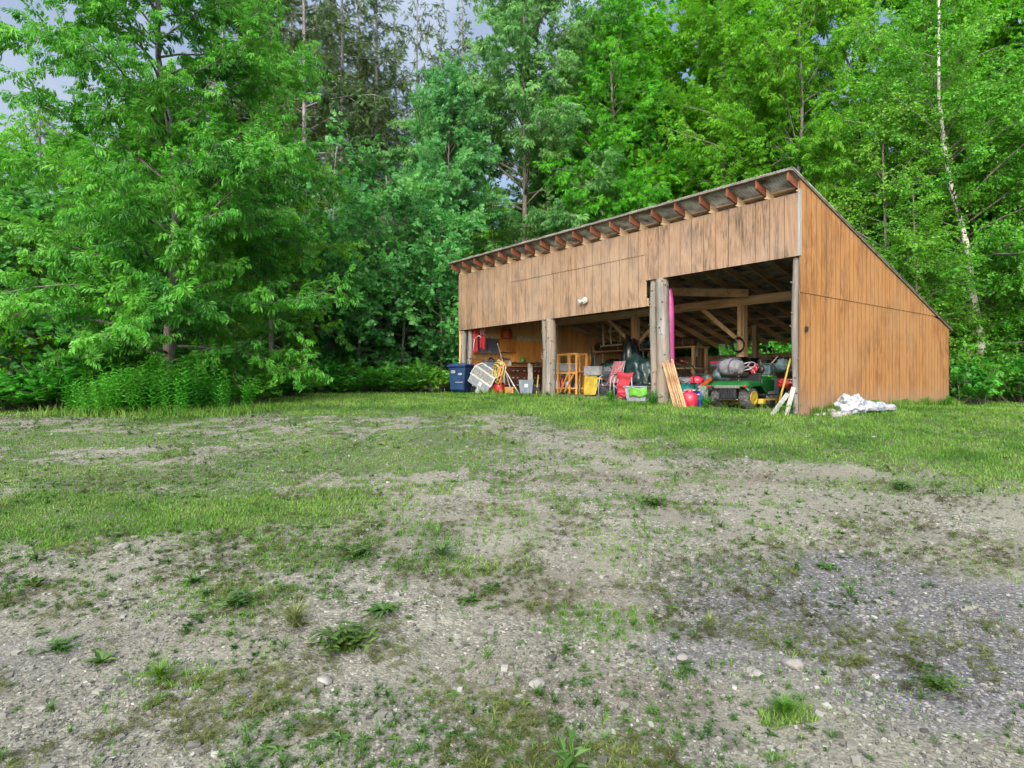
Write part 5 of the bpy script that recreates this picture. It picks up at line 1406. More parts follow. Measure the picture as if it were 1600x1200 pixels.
# paint cans and jars crowding the dresser and the floor before it
for i, (dx, v, z, r, h, m_, lab) in enumerate(((.40, 3.05, dz + .9, .07, .17, 'steel', "bare metal paint can on the dresser, nearest the log post"), (.36, 3.25, dz + .9, .06, .13, 'tote', "small blue-grey can on the dresser beside the bare metal one"), (.42, 1.85, dz + .9, .065, .16, 'white', "white paint can at the dresser's left end"),
        (.62, 1.55, None, .1, .24, 'black', "black bucket on the floor at the dresser's left end"), (.75, 3.3, None, .11, .28, 'tote_grey', "grey bucket on the floor in front of the dresser, by the log post"), (.70, 1.15, None, .12, .2, 'honey_dark', "small brown keg under the board bench"))):
    p = s2w(XW + dx, v, z if z is not None else sg(XW + dx, v))
    o = thing("paint_can" if i < 3 else "bucket", lab, "can" if i < 3 else "bucket", p, S_TH + i)
    MB().lathe([(r * .95, 0), (r, .01), (r, h * .93), (r * 1.04, h * .95), (r * 1.04, h)], 18).build("body", M[m_], o)
    MB().lathe([(r * .9, h + .001), (r * .9, h + .008), (r * .3, h + .01)], 16).build("lid", M['steel'], o)
    MB().tube([(r * 1.03 * math.cos(a), r * .3 * math.cos(a), h * .9 - .05 * math.sin(a)) for a in np.linspace(0, math.pi, 10)], .005, 5).build("handle", M['black'], o)
for i, (x_, v, w_, d_, h_, m_, lab) in enumerate(((-8.6, 2.6, .3, .22, .42, 'tote_grey', "grey tote on the floor behind the wooden rack"), (-6.6, 3.0, .28, .25, .55, 'black', "black tub in the shade behind the bag heap"), (-6.9, 2.4, .25, .2, .3, 'tarp_blue', "faded blue box behind the wheelbarrow"), (-9.6, 3.2, .3, .25, .6, 'dark_board', "dark wooden crate in the shade left of the wooden rack"), (-5.2, 3.2, .35, .25, .5, 'slate', "slate grey tote behind the dark tarp heap"))):
    o = thing("storage_box", lab, "box", s2w(x_, v, sg(x_, v)), S_TH + .2 * (i - 2))
    MB().bx(-w_, w_, -d_, d_, 0, h_).build("body", M[m_], o, .012); MB().bx(-w_ - .015, w_ + .015, -d_ - .015, d_ + .015, h_ + .001, h_ + .04).build("lid", M[m_], o, .008)

# tools hung on the end wall and odds and ends in the left bay
def hung(name, label, cat, v, z):
    return thing(name, label, cat, s2w(XW + .04, v, z), S_TH)
o = hung("hand_saw", "hand saw with brown grip hanging on the end wall below the short cabinet", "saw", 1.75, 1.42)
MB().prism([(0, 0), (.42, .03), (.42, .06), (0, .12)], .0, .004, 'x').build("blade", M['steel'], o); MB().prism([(-.12, .0), (0, -.01), (0, .13), (-.12, .12)], -.01, .014, 'x').build("grip", M['honey_dark'], o, .006)
o = hung("wire_coil", "coil of dark cable hung on the end wall behind the leaning pole", "cable", 1.3, 1.36)
for k in range(4): MB().tube([(.01 * k, (.12 + .01 * k) * math.cos(t), (.15 - .008 * k) * math.sin(t)) for t in np.linspace(0, 6.283, 22)], .009, 5, caps=False).build("loop", M['black'], o)
o = hung("wall_rack", "pale board with pegs on the end wall above the board bench", "rack", 1.0, 1.22)
MB().bx(-.02, .0, -.35, .3, 0, .16).build("board", M['white'], o)
for k in range(4): MB().tube([(0, -.28 + .17 * k, .1), (.08, -.28 + .17 * k, .13)], .01, 5).build("peg", M['honey'], o)
for i, (px, v, w, d, h, m_, lab) in enumerate(((735, .9, .16, .14, .34, 'orange', "orange crate in the shade behind the blue bin"), (765, 1.0, .22, .16, .3, 'duffel_dark', "dark crate behind the tipped mesh crate"), (797, .75, .14, .12, .2, 'honey_dark', "small brown wooden box on the floor at the dresser's foot"), (834, 1.2, .16, .14, .26, 'machine', "dark tool box on the floor between the tub and the log post"))):
    o = thing("crate", lab, "crate", ground_at(px, v), S_TH + .3 * i)
    MB().bx(-w, w, -d, d, 0, .02).bx(-w, w, -d, -d + .015, .02, h).bx(-w, w, d - .015, d, .02, h).bx(-w, -w + .015, -d + .015, d - .015, .02, h).bx(w - .015, w, -d + .015, d - .015, .02, h).build("body", M[m_], o)
    MB().bx(-w - .01, w + .01, -d - .012, -d - .001, h - .05, h).build("rim", M[m_], o)

# ------------------------------------------------------------------ middle bay
rk = thing("shelf_rack", "open wooden rack of thin uprights right of the double log post", "rack", ground_at(886, 1.7), S_TH)
RX = 1.30
for x_ in (-.62, -.2, .32, .62):
    for y_ in (-.2, .22): MB().bx(x_ - .022, x_ + .022, y_ - .022, y_ + .022, 0, 1.22).build("upright", M['honey'], rk)
for z_ in (.16, .62, 1.2):
    for y_ in (-.2, .22): MB().bx(-.66, .66, y_ - .018, y_ + .018, z_, z_ + .035).build("rail", M['honey'], rk)
MB().beam((-.05, -.24, .05), (.3, -.24, .62), .03, .05, up=(0, 1, 0)).build("brace", M['honey'], rk)
MB().beam((.14, -.24, .05), (.55, -.24, .62), .03, .05, up=(0, 1, 0)).build("brace", M['honey'], rk)
MB().bx(-.6, .6, -.17, .19, .125, .155).build("shelf", M['bench_top'], rk); MB().bx(-.6, .6, -.17, .19, .66, .685).build("shelf", M['bench_top'], rk)
rp_ = rk.location
bxw = thing("planter_box", "long white plastic planter lying across the wooden rack", "planter", rp_ + Vector((0, 0, .69)), S_TH)
bxw.location = rp_ + Vector((CT * -.12, ST * -.12, .69))
MB().prism([(-.43, 0), (.43, 0), (.47, .22), (-.47, .22)], -.15, .15, 'y').build("trough", M['tote_grey'], bxw, .012)
MB().bx(-.49, .49, -.17, .17, .221, .245).build("rim", M['white'], bxw, .006)
for k, (dx, h_, m_, lab) in enumerate(((-.42, .3, 'white', "white bottle on the rack's low shelf, left one"), (-.22, .36, 'red', "red bottle on the rack's low shelf"), (.02, .25, 'sticker', "short white tub on the rack's low shelf"), (.42, .22, 'tote', "blue-grey tub at the right end of the rack's low shelf"))):
    o = thing("bottle", lab, "bottle", rp_ + Vector((CT * dx, ST * dx, .157)), S_TH)
    MB().lathe([(.07, 0), (.075, .02), (.075, h_ * .7), (.03, h_ * .88), (.03, h_)], 14).build("body", M[m_], o)
    MB().lathe([(.034, h_ + .001), (.034, h_ + .03)], 12).build("cap", M['black'], o)
# dark sheets and lattice leaning behind
for px0, px1, yt, v0, v1, mt, lab in ((905, 916, 553, 2.3, 2.7, 'honey_dark', "red-brown board sheet leaning behind the wooden rack's right end"), (920, 913, 556, 2.75, 3.1, 'dark_board', "dark wide board leaning left of the yellow wheelbarrow"),):
    f = ground_at(px0, v0); xx = sx_at(px1, v1); 
    t = thing("board_sheet", lab, "board", f, S_TH)
    MB().prism([(-.3, 0), (.3, 0), (.3, 1.22), (-.3, 1.22)], -.012, .012, 'y').build("sheet", M[mt], t); t.rotation_euler = (R_(-12), 0, S_TH)
lean("pole", "thin pale upright stick leaning at the wooden rack's right side", "pole", 907, 553, 905, 1.5, 1.9, .025, .025, M['pine'], round_=True)
lean("pole", "green handled pole leaning upright behind the yellow wheelbarrow, left of the white one", "pole", 923, 540, 928, 2.2, 2.6, .034, .034, M['teal'], round_=True)
lean("pole", "pale wooden pole leaning upright behind the yellow wheelbarrow, right of the green one", "pole", 929, 550, 929.5, 2.2, 2.6, .03, .03, M['trim'], round_=True)
# wheelbarrow tipped up on its nose
wb = thing("wheelbarrow", "yellow wheelbarrow standing tipped up, its tray facing the yard", "wheelbarrow", ground_at(923, .95), S_TH + R_(12))
MB().add([(-.22, -.05, .03), (.18, -.05, .03), (.22, .02, .30), (.2, .02, .56), (-.24, .02, .56), (-.26, .02, .30), (-.14, .10, .08), (.11, .10, .08), (.13, .14, .30), (.12, .14, .50), (-.16, .14, .50), (-.17, .14, .30)],
         [(0, 1, 2, 5), (5, 2, 3, 4), (7, 6, 11, 8), (8, 11, 10, 9), (1, 0, 6, 7), (2, 1, 7, 8), (3, 2, 8, 9), (4, 3, 9, 10), (5, 4, 10, 11), (0, 5, 11, 6)]).build("tray", M['yellow'], wb, .02)
for s_ in (-.2, .12): MB().beam((s_, .12, .5), (s_ + .55, .25, .47), .04, .04).build("handle", M['honey'], wb)
wh = MB().lathe([(.10, -.035), (.155, -.04), (.18, 0), (.155, .04), (.10, .035)], 22, Matrix.Translation((.36, .16, .185)) @ Matrix.Rotation(R_(80), 4, 'Y')).build("wheel", M['tyre'], wb)
MB().lathe([(.02, -.03), (.095, -.03), (.095, .03), (.02, .03)], 16, Matrix.Translation((.36, .16, .185)) @ Matrix.Rotation(R_(80), 4, 'Y')).build("rim", M['steel'], wh)
MB().tube([(.1, .14, .3), (.3, .2, .19), (.42, .2, .19)], .014, 6).build("axle_frame", M['black'], wb)
tr2 = thing("grey_tray", "rectangular grey tray resting on top of the tipped yellow wheelbarrow", "tray", ground_at(928.5, 1.15) + Vector((0, 0, .575)), S_TH)
MB().bx(-.30, .30, -.12, .12, 0, .03).bx(-.30, .30, -.12, -.095, .03, .24).bx(-.3, .3, .095, .12, .03, .24).bx(-.3, -.275, -.095, .095, .03, .24).bx(.275, .3, -.095, .095, .03, .24).build("pan", M['concrete_grey'], tr2, .006)
MB().bx(-.31, .31, -.13, .13, .241, .26).build("rim", M['concrete_grey'], tr2)
# folding camp chairs
def chair(label, px, v, rz, cloth_m, lean_=0.0, sc=1.0):
    t = thing("camp_chair", label, "chair", ground_at(px, v), S_TH + rz); t.scale = (sc,) * 3
    tu = M['chair_tube']; r = .014
    for s_ in (-.25, .25):
        MB().tube([(s_, -.22, 0), (s_, -.20, .36), (s_, -.17, .56), (s_, -.08, .61), (s_, .18, .60)], r, 7).build("arm_frame", tu, t)
        MB().tube([(s_ * .95, .30, 0), (s_ * .95, -.1, .38)], r, 7).build("leg", tu, t)
        MB().tube([(s_ * .92, .02, .34), (s_ * .92, .20, .62), (s_ * .92, .30, .98)], r, 7).build("back_frame", tu, t)
        MB().box((s_, .04, .622), (.05, .24, .022)).build("armrest", M['black'], t, .006)
    for z_, y_ in ((.03, -.22), (.03, .3)): MB().tube([(-.25, y_, z_), (.25, y_, z_)], r * .9, 7).build("crossbar", tu, t)
    MB().sheet(lambda u, v: ((u - .5) * .46, -.2 + v * .3 + 0 * u, .37 - .05 * math.sin(v * 3.1) - .03 * math.sin(u * 3.1)), 10, 8, .008).build("seat", cloth_m, t)
    MB().sheet(lambda u, v: ((u - .5) * .46, .06 + .22 * v - .03 * math.sin(u * 3.1), .40 + .58 * v), 10, 10, .008).build("backrest", cloth_m, t)
    return t
# the red one hangs folded on its frame, cloth to the front
rc = thing("camp_chair", "folded red camp chair with grey tube frame standing upright beside the bag pile", "chair", ground_at(975, .42), S_TH + R_(20))
for s_ in (-.23, .23):
    MB().tube([(s_, -.06, 0), (s_ * 1.05, -.10, .40), (s_ * .98, -.06, .56), (s_ * .85, .06, .60)], .015, 7).build("arm_frame", M['chair_tube'], rc)
    MB().tube([(s_ * .9, .16, 0), (s_ * .85, .05, .45), (s_ * .7, .10, .66)], .014, 7).build("leg", M['chair_tube'], rc)
MB().tube([(-.23, -.05, .04), (.23, -.05, .04)], .012, 6).build("crossbar", M['chair_tube'], rc)
MB().tube([(-.22, -.02, .08), (.05, .02, .4)], .012, 6).build("crossbar", M['chair_tube'], rc)
MB().sheet(lambda u, v: ((u - .5) * (.46 - .12 * min(v * 2.6, 1)) + .02 + .02 * math.sin(v * 8), -.13 + .16 * (1 - v) - .025 * math.sin(v * 15) - .02 * math.sin(u * 3.1), .69 - .60 * v + .02 * math.sin(u * 7)), 14, 22, .012).build("seat_cloth", M['red_cloth'], rc)
MB().sheet(lambda u, v: ((u - .5) * .28 + .04, -.155 + .02 * math.sin(u * 3) - .03 * math.sin(v * 6), .24 - .19 * v), 10, 10, .012).build("pocket", M['pinkred'], rc)
M['red_white'] = simple("red and grey striped cloth", (.42, .12, .13), .8, .5, 24, dirt=(.55, .53, .5))
chair("camp chair with red and white cloth, half folded, left of the upright red one", 954, .55, R_(-10), M['red_white'])
# heap of bags and tarps
def heap(name, label, cat, px, v, rad, m, seed, amp=.25, freq=1.8, fold=.0, dz_=0.0, rz=0, extra=None):
    p = ground_at(px, v); t = thing(name, label, cat, p + Vector((0, 0, dz_)), S_TH + rz)
    MB().blob((0, 0, rad[2] * .8), rad, seed, amp, freq, 44, 28, flat=-.01, fold=fold).build("bulk", M[m], t)
    return t
heap("tarp", "dark green crumpled tarp heaped behind the red camp chair, against the double log post", "tarp", 1000, 1.35, (.52, .45, .58), 'tarp_green', 3, .35, 1.7, .22)
heap("tarp", "black plastic sheeting bundled low behind the grey tote", "tarp", 995, .85, (.42, .3, .24), 'tarp_black', 5, .35, 2, .2)
heap("tarp", "tall peak of dark plastic sheet over the heap, in front of the braced post", "tarp", 986, 1.75, (.22, .3, .88), 'tarp_black', 8, .3, 1.6, .2)
db = heap("duffel_bag", "big grey duffel bag lying on the heap behind the red camp chair", "bag", 962, 1.2, (.46, .30, .25), 'duffel', 11, .12, 2.2, .05, .42)
MB().tube([(-.2, -.29, .3), (-.15, -.34, .42), (.1, -.34, .42), (.15, -.29, .3)], .014, 6).build("handle", M['black'], db)
MB().bx(-.22, .2, -.325, -.29, .12, .28).build("pocket", M['duffel_dark'], db, .02)
heap("duffel_bag", "dark grey bag under the big duffel, half hidden by the red and white chair", "bag", 958, 1.25, (.42, .3, .26), 'duffel_dark', 13, .15, 2.2, .05)
gt = thing("storage_tote", "grey plastic tote with a lime green lid hanging over its front by the log post", "tote", ground_at(1000, .32), S_TH + R_(8))
MB().add([(x * (.26 if z < .1 else .31), y * (.19 if z < .1 else .23), z) for z in (0, .34) for x, y in ((-1, -1), (1, -1), (1, 1), (-1, 1))], [(3, 2, 1, 0), (4, 5, 6, 7), (0, 1, 5, 4), (1, 2, 6, 5), (2, 3, 7, 6), (3, 0, 4, 7)]).build("body", M['tote_grey'], gt, .015)
MB().bx(-.33, .33, -.25, .25, .341, .375).build("rim", M['tote_grey'], gt, .008)
MB().sheet(lambda u, v: (-.16 + u * .5, -.262 + .02 * v - .02 * math.sin(u * 5), .30 - v * .2 + u * .06 + .03 * math.sin(u * 7)), 12, 8, .01).build("lid", M['lid_green'], gt)
# hanging ladder frames and rods under the roof
lf = thing("ladder_frame", "pale wooden ladder-like frame hanging from the rafters in the middle bay", "frame", s2w(sx_at(955, 4.4), 4.4, 0), S_TH)
def lz(py): return sz_at(955, py, 4.4)
for dx, t_, b_ in ((-.36, 504, 540), (-.02, 502, 537), (.42, 510, 536)):
    MB().beam((dx - .02, 0, lz(t_)), (dx, 0, lz(b_)), .045, .045, up=(0, 1, 0)).build("upright", M['ivory'], lf)
MB().beam((-.1, -.03, lz(518)), (.46, -.03, lz(517)), .04, .04).build("crosspiece", M['ivory'], lf)
MB().beam((-.5, .0, lz(540)), (.5, 0, lz(539)), .05, .04).build("crosspiece", M['ivory'], lf)
rod = thing("rod", "long thin pale rod slung up under the rafters of the middle bay", "rod", s2w(sx_at(903, 4.2), 4.2, sz_at(903, 511, 4.2)), 0)
e = s2w(sx_at(944, 5.4), 5.4, sz_at(944, 532, 5.4)); MB().tube([(0, 0, 0), tuple(e - rod.location)], .022, 7).build("shaft", M['ivory'], rod)
MB().tube([tuple((e - rod.location) * 1.001), tuple((e - rod.location) * 1.02)], .026, 7).build("end_cap", M['white'], rod)
# storage shelf at the back with rolled tarps
sf = thing("storage_shelf", "long plank shelf across the back of the middle bay loaded with rolled tarps", "shelf", s2w(-9.0, 6.0, sg(-9, 6)), S_TH)
for z_ in (.75, 1.45): MB().bx(-2.3, 2.6, -.35, .45, z_, z_ + .05).build("plank", M['old_beam'], sf)
for x_ in (-2.2, .1, 2.5):
    for y_ in (-.3, .4): MB().bx(x_ - .045, x_ + .045, y_ - .045, y_ + .045, 0, 1.449).build("upright", M['old_post'], sf)
def roll(label, x, y, z, L, r, m, seed, name="tarp_roll"):
    t = thing(name, label, "roll", s2w(x, y, z), S_TH)
    rg_ = random.Random(seed)
    MB().tube([(-L / 2 + L * i / 10, .03 * math.sin(i + seed), r + .012 * math.sin(i * 1.7)) for i in range(11)], [r * (1 + rg_.uniform(-.09, .09)) * (.85 if i in (0, 10) else 1) for i in range(11)], 16, wob=.05, seed=seed).build("roll", M[m], t)
    for q in (-.25, .25): MB().tube([(q * L + .0, (r + .022) * math.cos(a), r + (r + .022) * math.sin(a)) for a in np.linspace(0, 2 * math.pi, 18)], .008, 5, caps=False).build("tie", M['ivory'], t)
    return t
fz = sg(-9, 6)
roll("brown canvas roll at the left end of the back shelf", -10.3, 5.95, fz + 1.50, 1.7, .17, 'tarp_brown', 1)
roll("faded blue tarp roll in the middle of the back shelf", -8.9, 5.9, fz + 1.50, 1.0, .15, 'tarp_blue', 2)
roll("brown roll at the right end of the back shelf", -7.4, 6.0, fz + 1.50, 1.5, .16, 'tarp_brown', 3)
roll("dark roll lying low on the back shelf's lower plank", -9.6, 5.95, fz + .80, 1.8, .2, 'duffel_dark', 4)
heap("tarp", "large brown canvas hung over the stored heap at the left back of the middle bay", "tarp", 905, 6.9, (1.1, .45, 1.15), 'tarp_brown', 17, .15, 1.4, .06)
dm_ = thing("drum", "blue plastic drum on the lower plank of the back shelf", "drum", s2w(-7.7, 5.95, fz + .801), S_TH)
MB().lathe([(.2, 0), (.24, .02), (.24, .18), (.25, .2), (.24, .22), (.24, .42), (.25, .44), (.24, .46), (.23, .58), (.2, .6)], 20).build("body", M['blue_mid'], dm_); MB().lathe([(.04, .601), (.04, .63)], 10).build("bung", M['black'], dm_)
heap("feed_sack", "pale green and tan sack standing below the back shelf", "sack", 950, 4.6, (.34, .25, .48), 'grey_teal', 21, .2, 2, .06)
heap("feed_sack", "dull brown sack behind the green handled pole", "sack", 935, 4.3, (.30, .25, .40), 'tarp_brown', 22, .2, 2, .06)
gc = chair("green plastic garden chair standing in the back of the middle bay", 947, 3.4, R_(30), M['teal'])
stl = thing("step_stool", "small grey folding step stool behind the bag heap", "stool", ground_at(938, 3.0), S_TH)
for s_ in (-.17, .17):
    MB().tube([(s_, -.18, 0), (s_ * .8, 0, .75)], .016, 6).build("leg", M['steel'], stl); MB().tube([(s_, .2, 0), (s_ * .8, .02, .7)], .014, 6).build("leg", M['steel'], stl)
for z_, y_ in ((.24, -.13), (.48, -.07), (.74, .0)): MB().box((0, y_, z_), (.34, .12, .025)).build("step", M['steel'], stl)
d_ = lean("board", "dark wide plank leaning on the braced post, left of it", "board", 993, 530, 984, 2.9, 3.75, .22, .03, M['dark_board'])
d_ = lean("pole", "pale stick leaning right of the braced post", "pole", 1003, 535, 1013, 1.6, 3.0, .05, .05, M['trim'], round_=True)

# ------------------------------------------------------------------ right bay
mg = thing("plastic_sled", "long bright magenta plastic sled with a grey edge standing against the double log post", "sled", s2w(sx_at(1048, .26), .26, sg(-3.1, .3)), S_TH + R_(35))
def sled(u, v):
    z = .32 + v * 2.36; w = .20 * (.35 + .65 * math.sin(math.pi * min(max(v * .93 + .05, 0), 1)) ** .5)
    return ((u - .5) * w + .05 * (1 - v) - .03 * math.sin(v * 5) - .06 * v, .03 * (2 * u - 1) ** 2 + .02 * math.sin(v * 6), z)
MB().sheet(sled, 10, 40, .012).build("shell", M['magenta'], mg)
MB().tube([tuple(Vector(sled(0, v)) + Vector((-.012, -.012, 0))) for v in np.linspace(0, 1, 30)], .014, 6).build("rim", M['tote'], mg)
MB().beam((.05, .06, .0), (.05, .02, .5), .07, .03).build("prop_block", M['grey_board'], mg)
for i in range(8):
    a = 1035 + i * 2.1; b = 1053 + i * 2.5 + (i % 3) * .6
    rg_ = random.Random(i); v0 = -.35 + .03 * (i % 3); 
    t, d = lean("wooden_stake", "slim pale wooden stake in the fan of stakes leaning on the double log post", "stake", a + rg_.uniform(-.6, .6), 565 + rg_.uniform(-3, 4) - (i > 6) * 2, b, v0, -.10 + .02 * (i % 3), .024 if i < 7 else .045, .022, M['pine'], "wooden stakes leaning on the log post")
dbx = thing("dark_bin", "dark grey box behind the foot of the leaning stakes", "bin", ground_at(1043, .35), S_TH)
MB().bx(-.16, .16, -.14, .14, 0, .5).build("body", M['slate'], dbx, .02); MB().bx(-.17, .17, -.15, .15, .501, .53).build("lid", M['slate'], dbx, .01)
jug_("glossy pink-red fuel jug standing on the grass edge by the leaning stakes", 1078, -.02, .95, M['pinkred'], rz=R_(40))
jb = thing("blue_jug", "bright blue water jug right behind the pink-red fuel jug", "jug", ground_at(1091, .25), S_TH)
MB().bx(-.10, .10, -.07, .07, 0, .24).build("body", M['blue'], jb, .025); MB().lathe([(.03, .241), (.03, .27)], 10).build("cap", M['sticker'], jb)
MB().tube([(-.08, 0, .23), (-.06, 0, .31), (.05, 0, .31), (.08, 0, .23)], .015, 7).build("handle", M['blue'], jb)
def crate(label, px, v, z, sx, sy, sz, m, lidm=None, name="crate", cat="crate"):
    t = thing(name, label, cat, ground_at(px, v) + Vector((0, 0, z)), S_TH + R_(px % 17 - 8))
    MB().bx(-sx, sx, -sy, sy, 0, sz).build("body", M[m], t, .012)
    MB().bx(-sx - .012, sx + .012, -sy - .012, sy + .012, sz + .001, sz + .03).build("lid", M[lidm or m], t, .008)
    return t
crate("teal crate low in the stack left of the tractor", 1075, .75, .0, .2, .17, .24, 'teal', 'sticker')
crate("teal and white crate on the low teal crate left of the tractor", 1072, .78, .275, .19, .16, .13, 'teal')
crate("black plastic crate with white markings before the teal crates", 1081, .5, .0, .13, .11, .31, 'black', 'sticker')
heap("grey_cover", "crumpled grey cloth on top of the crate stack left of the tractor", "cloth", 1070, .9, (.3, .2, .09), 'duffel', 31, .35, 2.4, .15, .43)
rb_ = thing("red_helmet", "rounded faded red plastic hood resting on the crates left of the tractor", "hood", ground_at(1087, .95) + Vector((0, 0, .47)), S_TH)
MB().blob((0, 0, .06), (.19, .15, .12), 3, .1, 1.5, 24, 14, flat=0).build("shell", M['pinkred'], rb_); MB().tube([(-.2, -.05, .02), (0, -.17, .015), (.2, -.05, .02)], .018, 6).build("brim", M['pinkred'], rb_)
# push mower with a bent handle
mw = thing("push_mower", "dark push mower with an upright bent tube handle left of the tractor", "mower", ground_at(1103, .95), S_TH + R_(25))
MB().bx(-.24, .24, -.26, .26, .07, .17).build("deck", M['machine'], mw, .03)
MB().lathe([(.13, .171), (.15, .2), (.15, .30), (.11, .34), (.05, .35)], 18).build("engine", M['machine'], mw)
for sx_ in (-.27, .27):
    for sy_ in (-.2, .2): MB().lathe([(.06, -.025), (.09, -.025), (.09, .025), (.06, .025)], 16, Matrix.Translation((sx_, sy_, .09)) @ Matrix.Rotation(R_(90), 4, 'Y')).build("wheel", M['tyre'], mw)
MB().tube([(-.2, -.22, .15), (-.21, -.35, .5), (-.21, -.38, .62), (-.14, -.41, .68), (.14, -.41, .68), (.21, -.38, .62), (.21, -.35, .5), (.2, -.22, .15)], .014, 7).build("handle", M['black'], mw)
MB().beam((-.16, -.1, .36), (.1, .15, .60), .03, .07).build("grass_bag_frame", M['orange'], mw); MB().tube([(.0, .1, .30), (.2, .16, .52)], .015, 6).build("cable_guide", M['steel'], mw)
MB().bx(-.12, .1, -.32, -.28, .10, .42).build("screen_panel", M['screen_dark'], mw)

# lawn tractor seen from behind
TY = R_(40)
tw = Vector((4.80, 13.62, 0)); tw.z = g1(4.8, 13.62)
tc_ = thing("lawn_tractor", "green lawn tractor with yellow wheels parked tail-out in the right bay", "lawn tractor", tw, TY)
def tractor_wheel(x, y, r, w, name):
    mm = Matrix.Translation((x, y, r)) @ Matrix.Rotation(R_(90), 4, 'X')
    wv_ = MB().lathe([(r * .55, -w / 2), (r * .82, -w / 2), (r * .96, -w * .42), (r, -w * .25), (r * 1.015, 0), (r, w * .25), (r * .96, w * .42), (r * .82, w / 2), (r * .55, w / 2)], 30, mm).build(name, M['tyre'], tc_)
    tb_ = MB()
    for k in range(22):
        a = 2 * math.pi * k / 22
        for s_ in (-1, 1):
            p = Vector((math.cos(a + s_ * .05) * r * 1.012, math.sin(a + s_ * .05) * r * 1.012, s_ * w * .22))
            q = Vector((math.cos(a - .13) * r * 1.012, math.sin(a - .13) * r * 1.012, s_ * w * .02))
            tb_.beam(tuple(mm @ p), tuple(mm @ q), .022, .02, up=tuple((mm.to_3x3() @ Vector((math.cos(a), math.sin(a), 0)))))
    tb_.build("tread", M['tyre'], wv_)
    for s_ in (-1, 1):
        MB().lathe([(.02, .052), (r * .16, .056), (r * .2, .05), (r * .5, .0465), (r * .56, .056), (r * .64, .058), (r * .64, .03)], 22, Matrix.Translation((x, y + s_ * (w / 2 - .045), r)) @ Matrix.Rotation(R_(-90 * s_), 4, 'X')).build("rim", M['yellow'], wv_)
    return wv_
for s_ in (-1, 1):
    tractor_wheel(0, s_ * .33, .225, .25, "wheel"); tractor_wheel(1.25, s_ * .33, .15, .14, "wheel")
MB().bx(-.22, 1.38, -.17, .17, .20, .27).build("chassis", M['machine'], tc_, .01)
# fender deck: rounded, lower at the sides
fd = MB()
def fend(u, v):
    y = (v - .5) * 1.02; x = -.30 + u * .86
    e = 1 - abs(2 * v - 1); z = .575 - .10 * max(0, .22 - e) / .22 - .12 * max(0, .16 - u) / .16 - (.24 * max(0, u - .62) / .38 if abs(y) > .2 else .0)
    return (x, y, z)
fd.sheet(fend, 22, 26, .02); fd.build("fender", M['tractor_green'], tc_)
for s_ in (-1, 1):
    MB().prism([(-.28, .44), (-.30, .49), (-.24, .535), (.34, .535), (.30, .46), (.12, .47)], s_ * .505, s_ * .47, 'y').build("fender_skirt", M['tractor_green'], tc_, .008)
    MB().bx(-.325, -.29, s_ * .42 - .045, s_ * .42 + .045, .45, .485).build("tail_light", M['red'], tc_, .006)
    MB().bx(.30, .86, s_ * .40 - .13, s_ * .40 + .13, .27, .295).build("footrest", M['black'], tc_, .008)
MB().bx(-.31, -.24, -.30, .30, .42, .485).build("rear_panel", M['screen_dark'], tc_, .015)
MB().bx(-.29, -.2, -.20, .20, .20, .41).build("transaxle", M['machine'], tc_, .02)
for i in range(7): MB().bx(-.305, -.29, -.18 + i * .055, -.155 + i * .055, .22, .40).build("cooling_fin", M['black'], tc_)
MB().bx(-.38, -.24, -.26, .26, .17, .20).build("hitch_plate", M['machine'], tc_, .006)
MB().tube([(-.33, -.28, .19), (-.36, 0, .18), (-.33, .28, .19)], .014, 6).build("hitch_bar", M['steel'], tc_)
MB().sheet(lambda u, v: (-.18 + .40 * u, (v - .5) * .42, .68 + .02 * math.sin(u * 3.1)), 10, 10, .06).build("seat", M['black'], tc_)
MB().sheet(lambda u, v: (-.2 - .03 * u, (v - .5) * .40, .70 + .08 * u), 10, 10, .06).build("seat_back", M['black'], tc_)
hd = MB(); hd.prism([(-.25, .35), (.25, .35), (.25, .60), (.19, .70), (-.19, .70), (-.25, .60)], .72, 1.52, 'x'); hd.build("hood", M['tractor_green'], tc_, .03)
MB().bx(.66, .715, -.24, .24, .30, .76).build("dashboard", M['black'], tc_, .02)
MB().tube([(.68, 0, .72), (.55, 0, .90)], .022, 8).build("steering_column", M['black'], tc_)
sw = Matrix.Translation((.54, 0, .91)) @ Matrix.Rotation(R_(-32), 4, 'Y')
swm = MB(); swm.tube([tuple(sw @ Vector((.17 * math.cos(a), .17 * math.sin(a), 0))) for a in np.linspace(0, 2 * math.pi, 25)], .016, 8, caps=False)
for k in range(3): swm.tube([tuple(sw @ Vector((0, 0, 0))), tuple(sw @ Vector((.165 * math.cos(k * 2.09), .165 * math.sin(k * 2.09), 0)))], .013, 6)
swm.build("steering_wheel", M['chair_tube'], tc_)
MB().prism([(.28, -.52), (.92, -.52), (.98, -.4), (.98, .4), (.92, .52), (.28, .52), (.22, .4), (.22, -.4)], .085, .20, 'z').build("mower_deck", M['deck_yellow'], tc_, .02)
MB().bx(.35, .6, -.62, -.525, .08, .17).build("discharge_chute", M['black'], tc_, .01)
for s_ in (-1, 1): MB().tube([(.62, s_ * .27, .42), (.70, s_ * .33, .56), (.66, s_ * .36, .62)], .01, 6).build("lever", M['black'], tc_)
Mt = Matrix.Translation(tw) @ Matrix.Rotation(TY, 4, 'Z')
dft = thing("duffel_bag", "plump light grey duffel bag sitting on the lawn tractor's seat", "bag", Mt @ Vector((-.10, .02, .715)), TY + R_(80))
MB().blob((0, 0, .15), (.30, .24, .20), 41, .10, 1.6, 36, 20, flat=0, fold=.05).build("bulk", M['duffel'], dft)
MB().tube([(-.12, -.1, .31), (-.08, -.04, .36), (.08, -.04, .36), (.12, -.1, .31)], .012, 6).build("handle", M['duffel_dark'], dft)
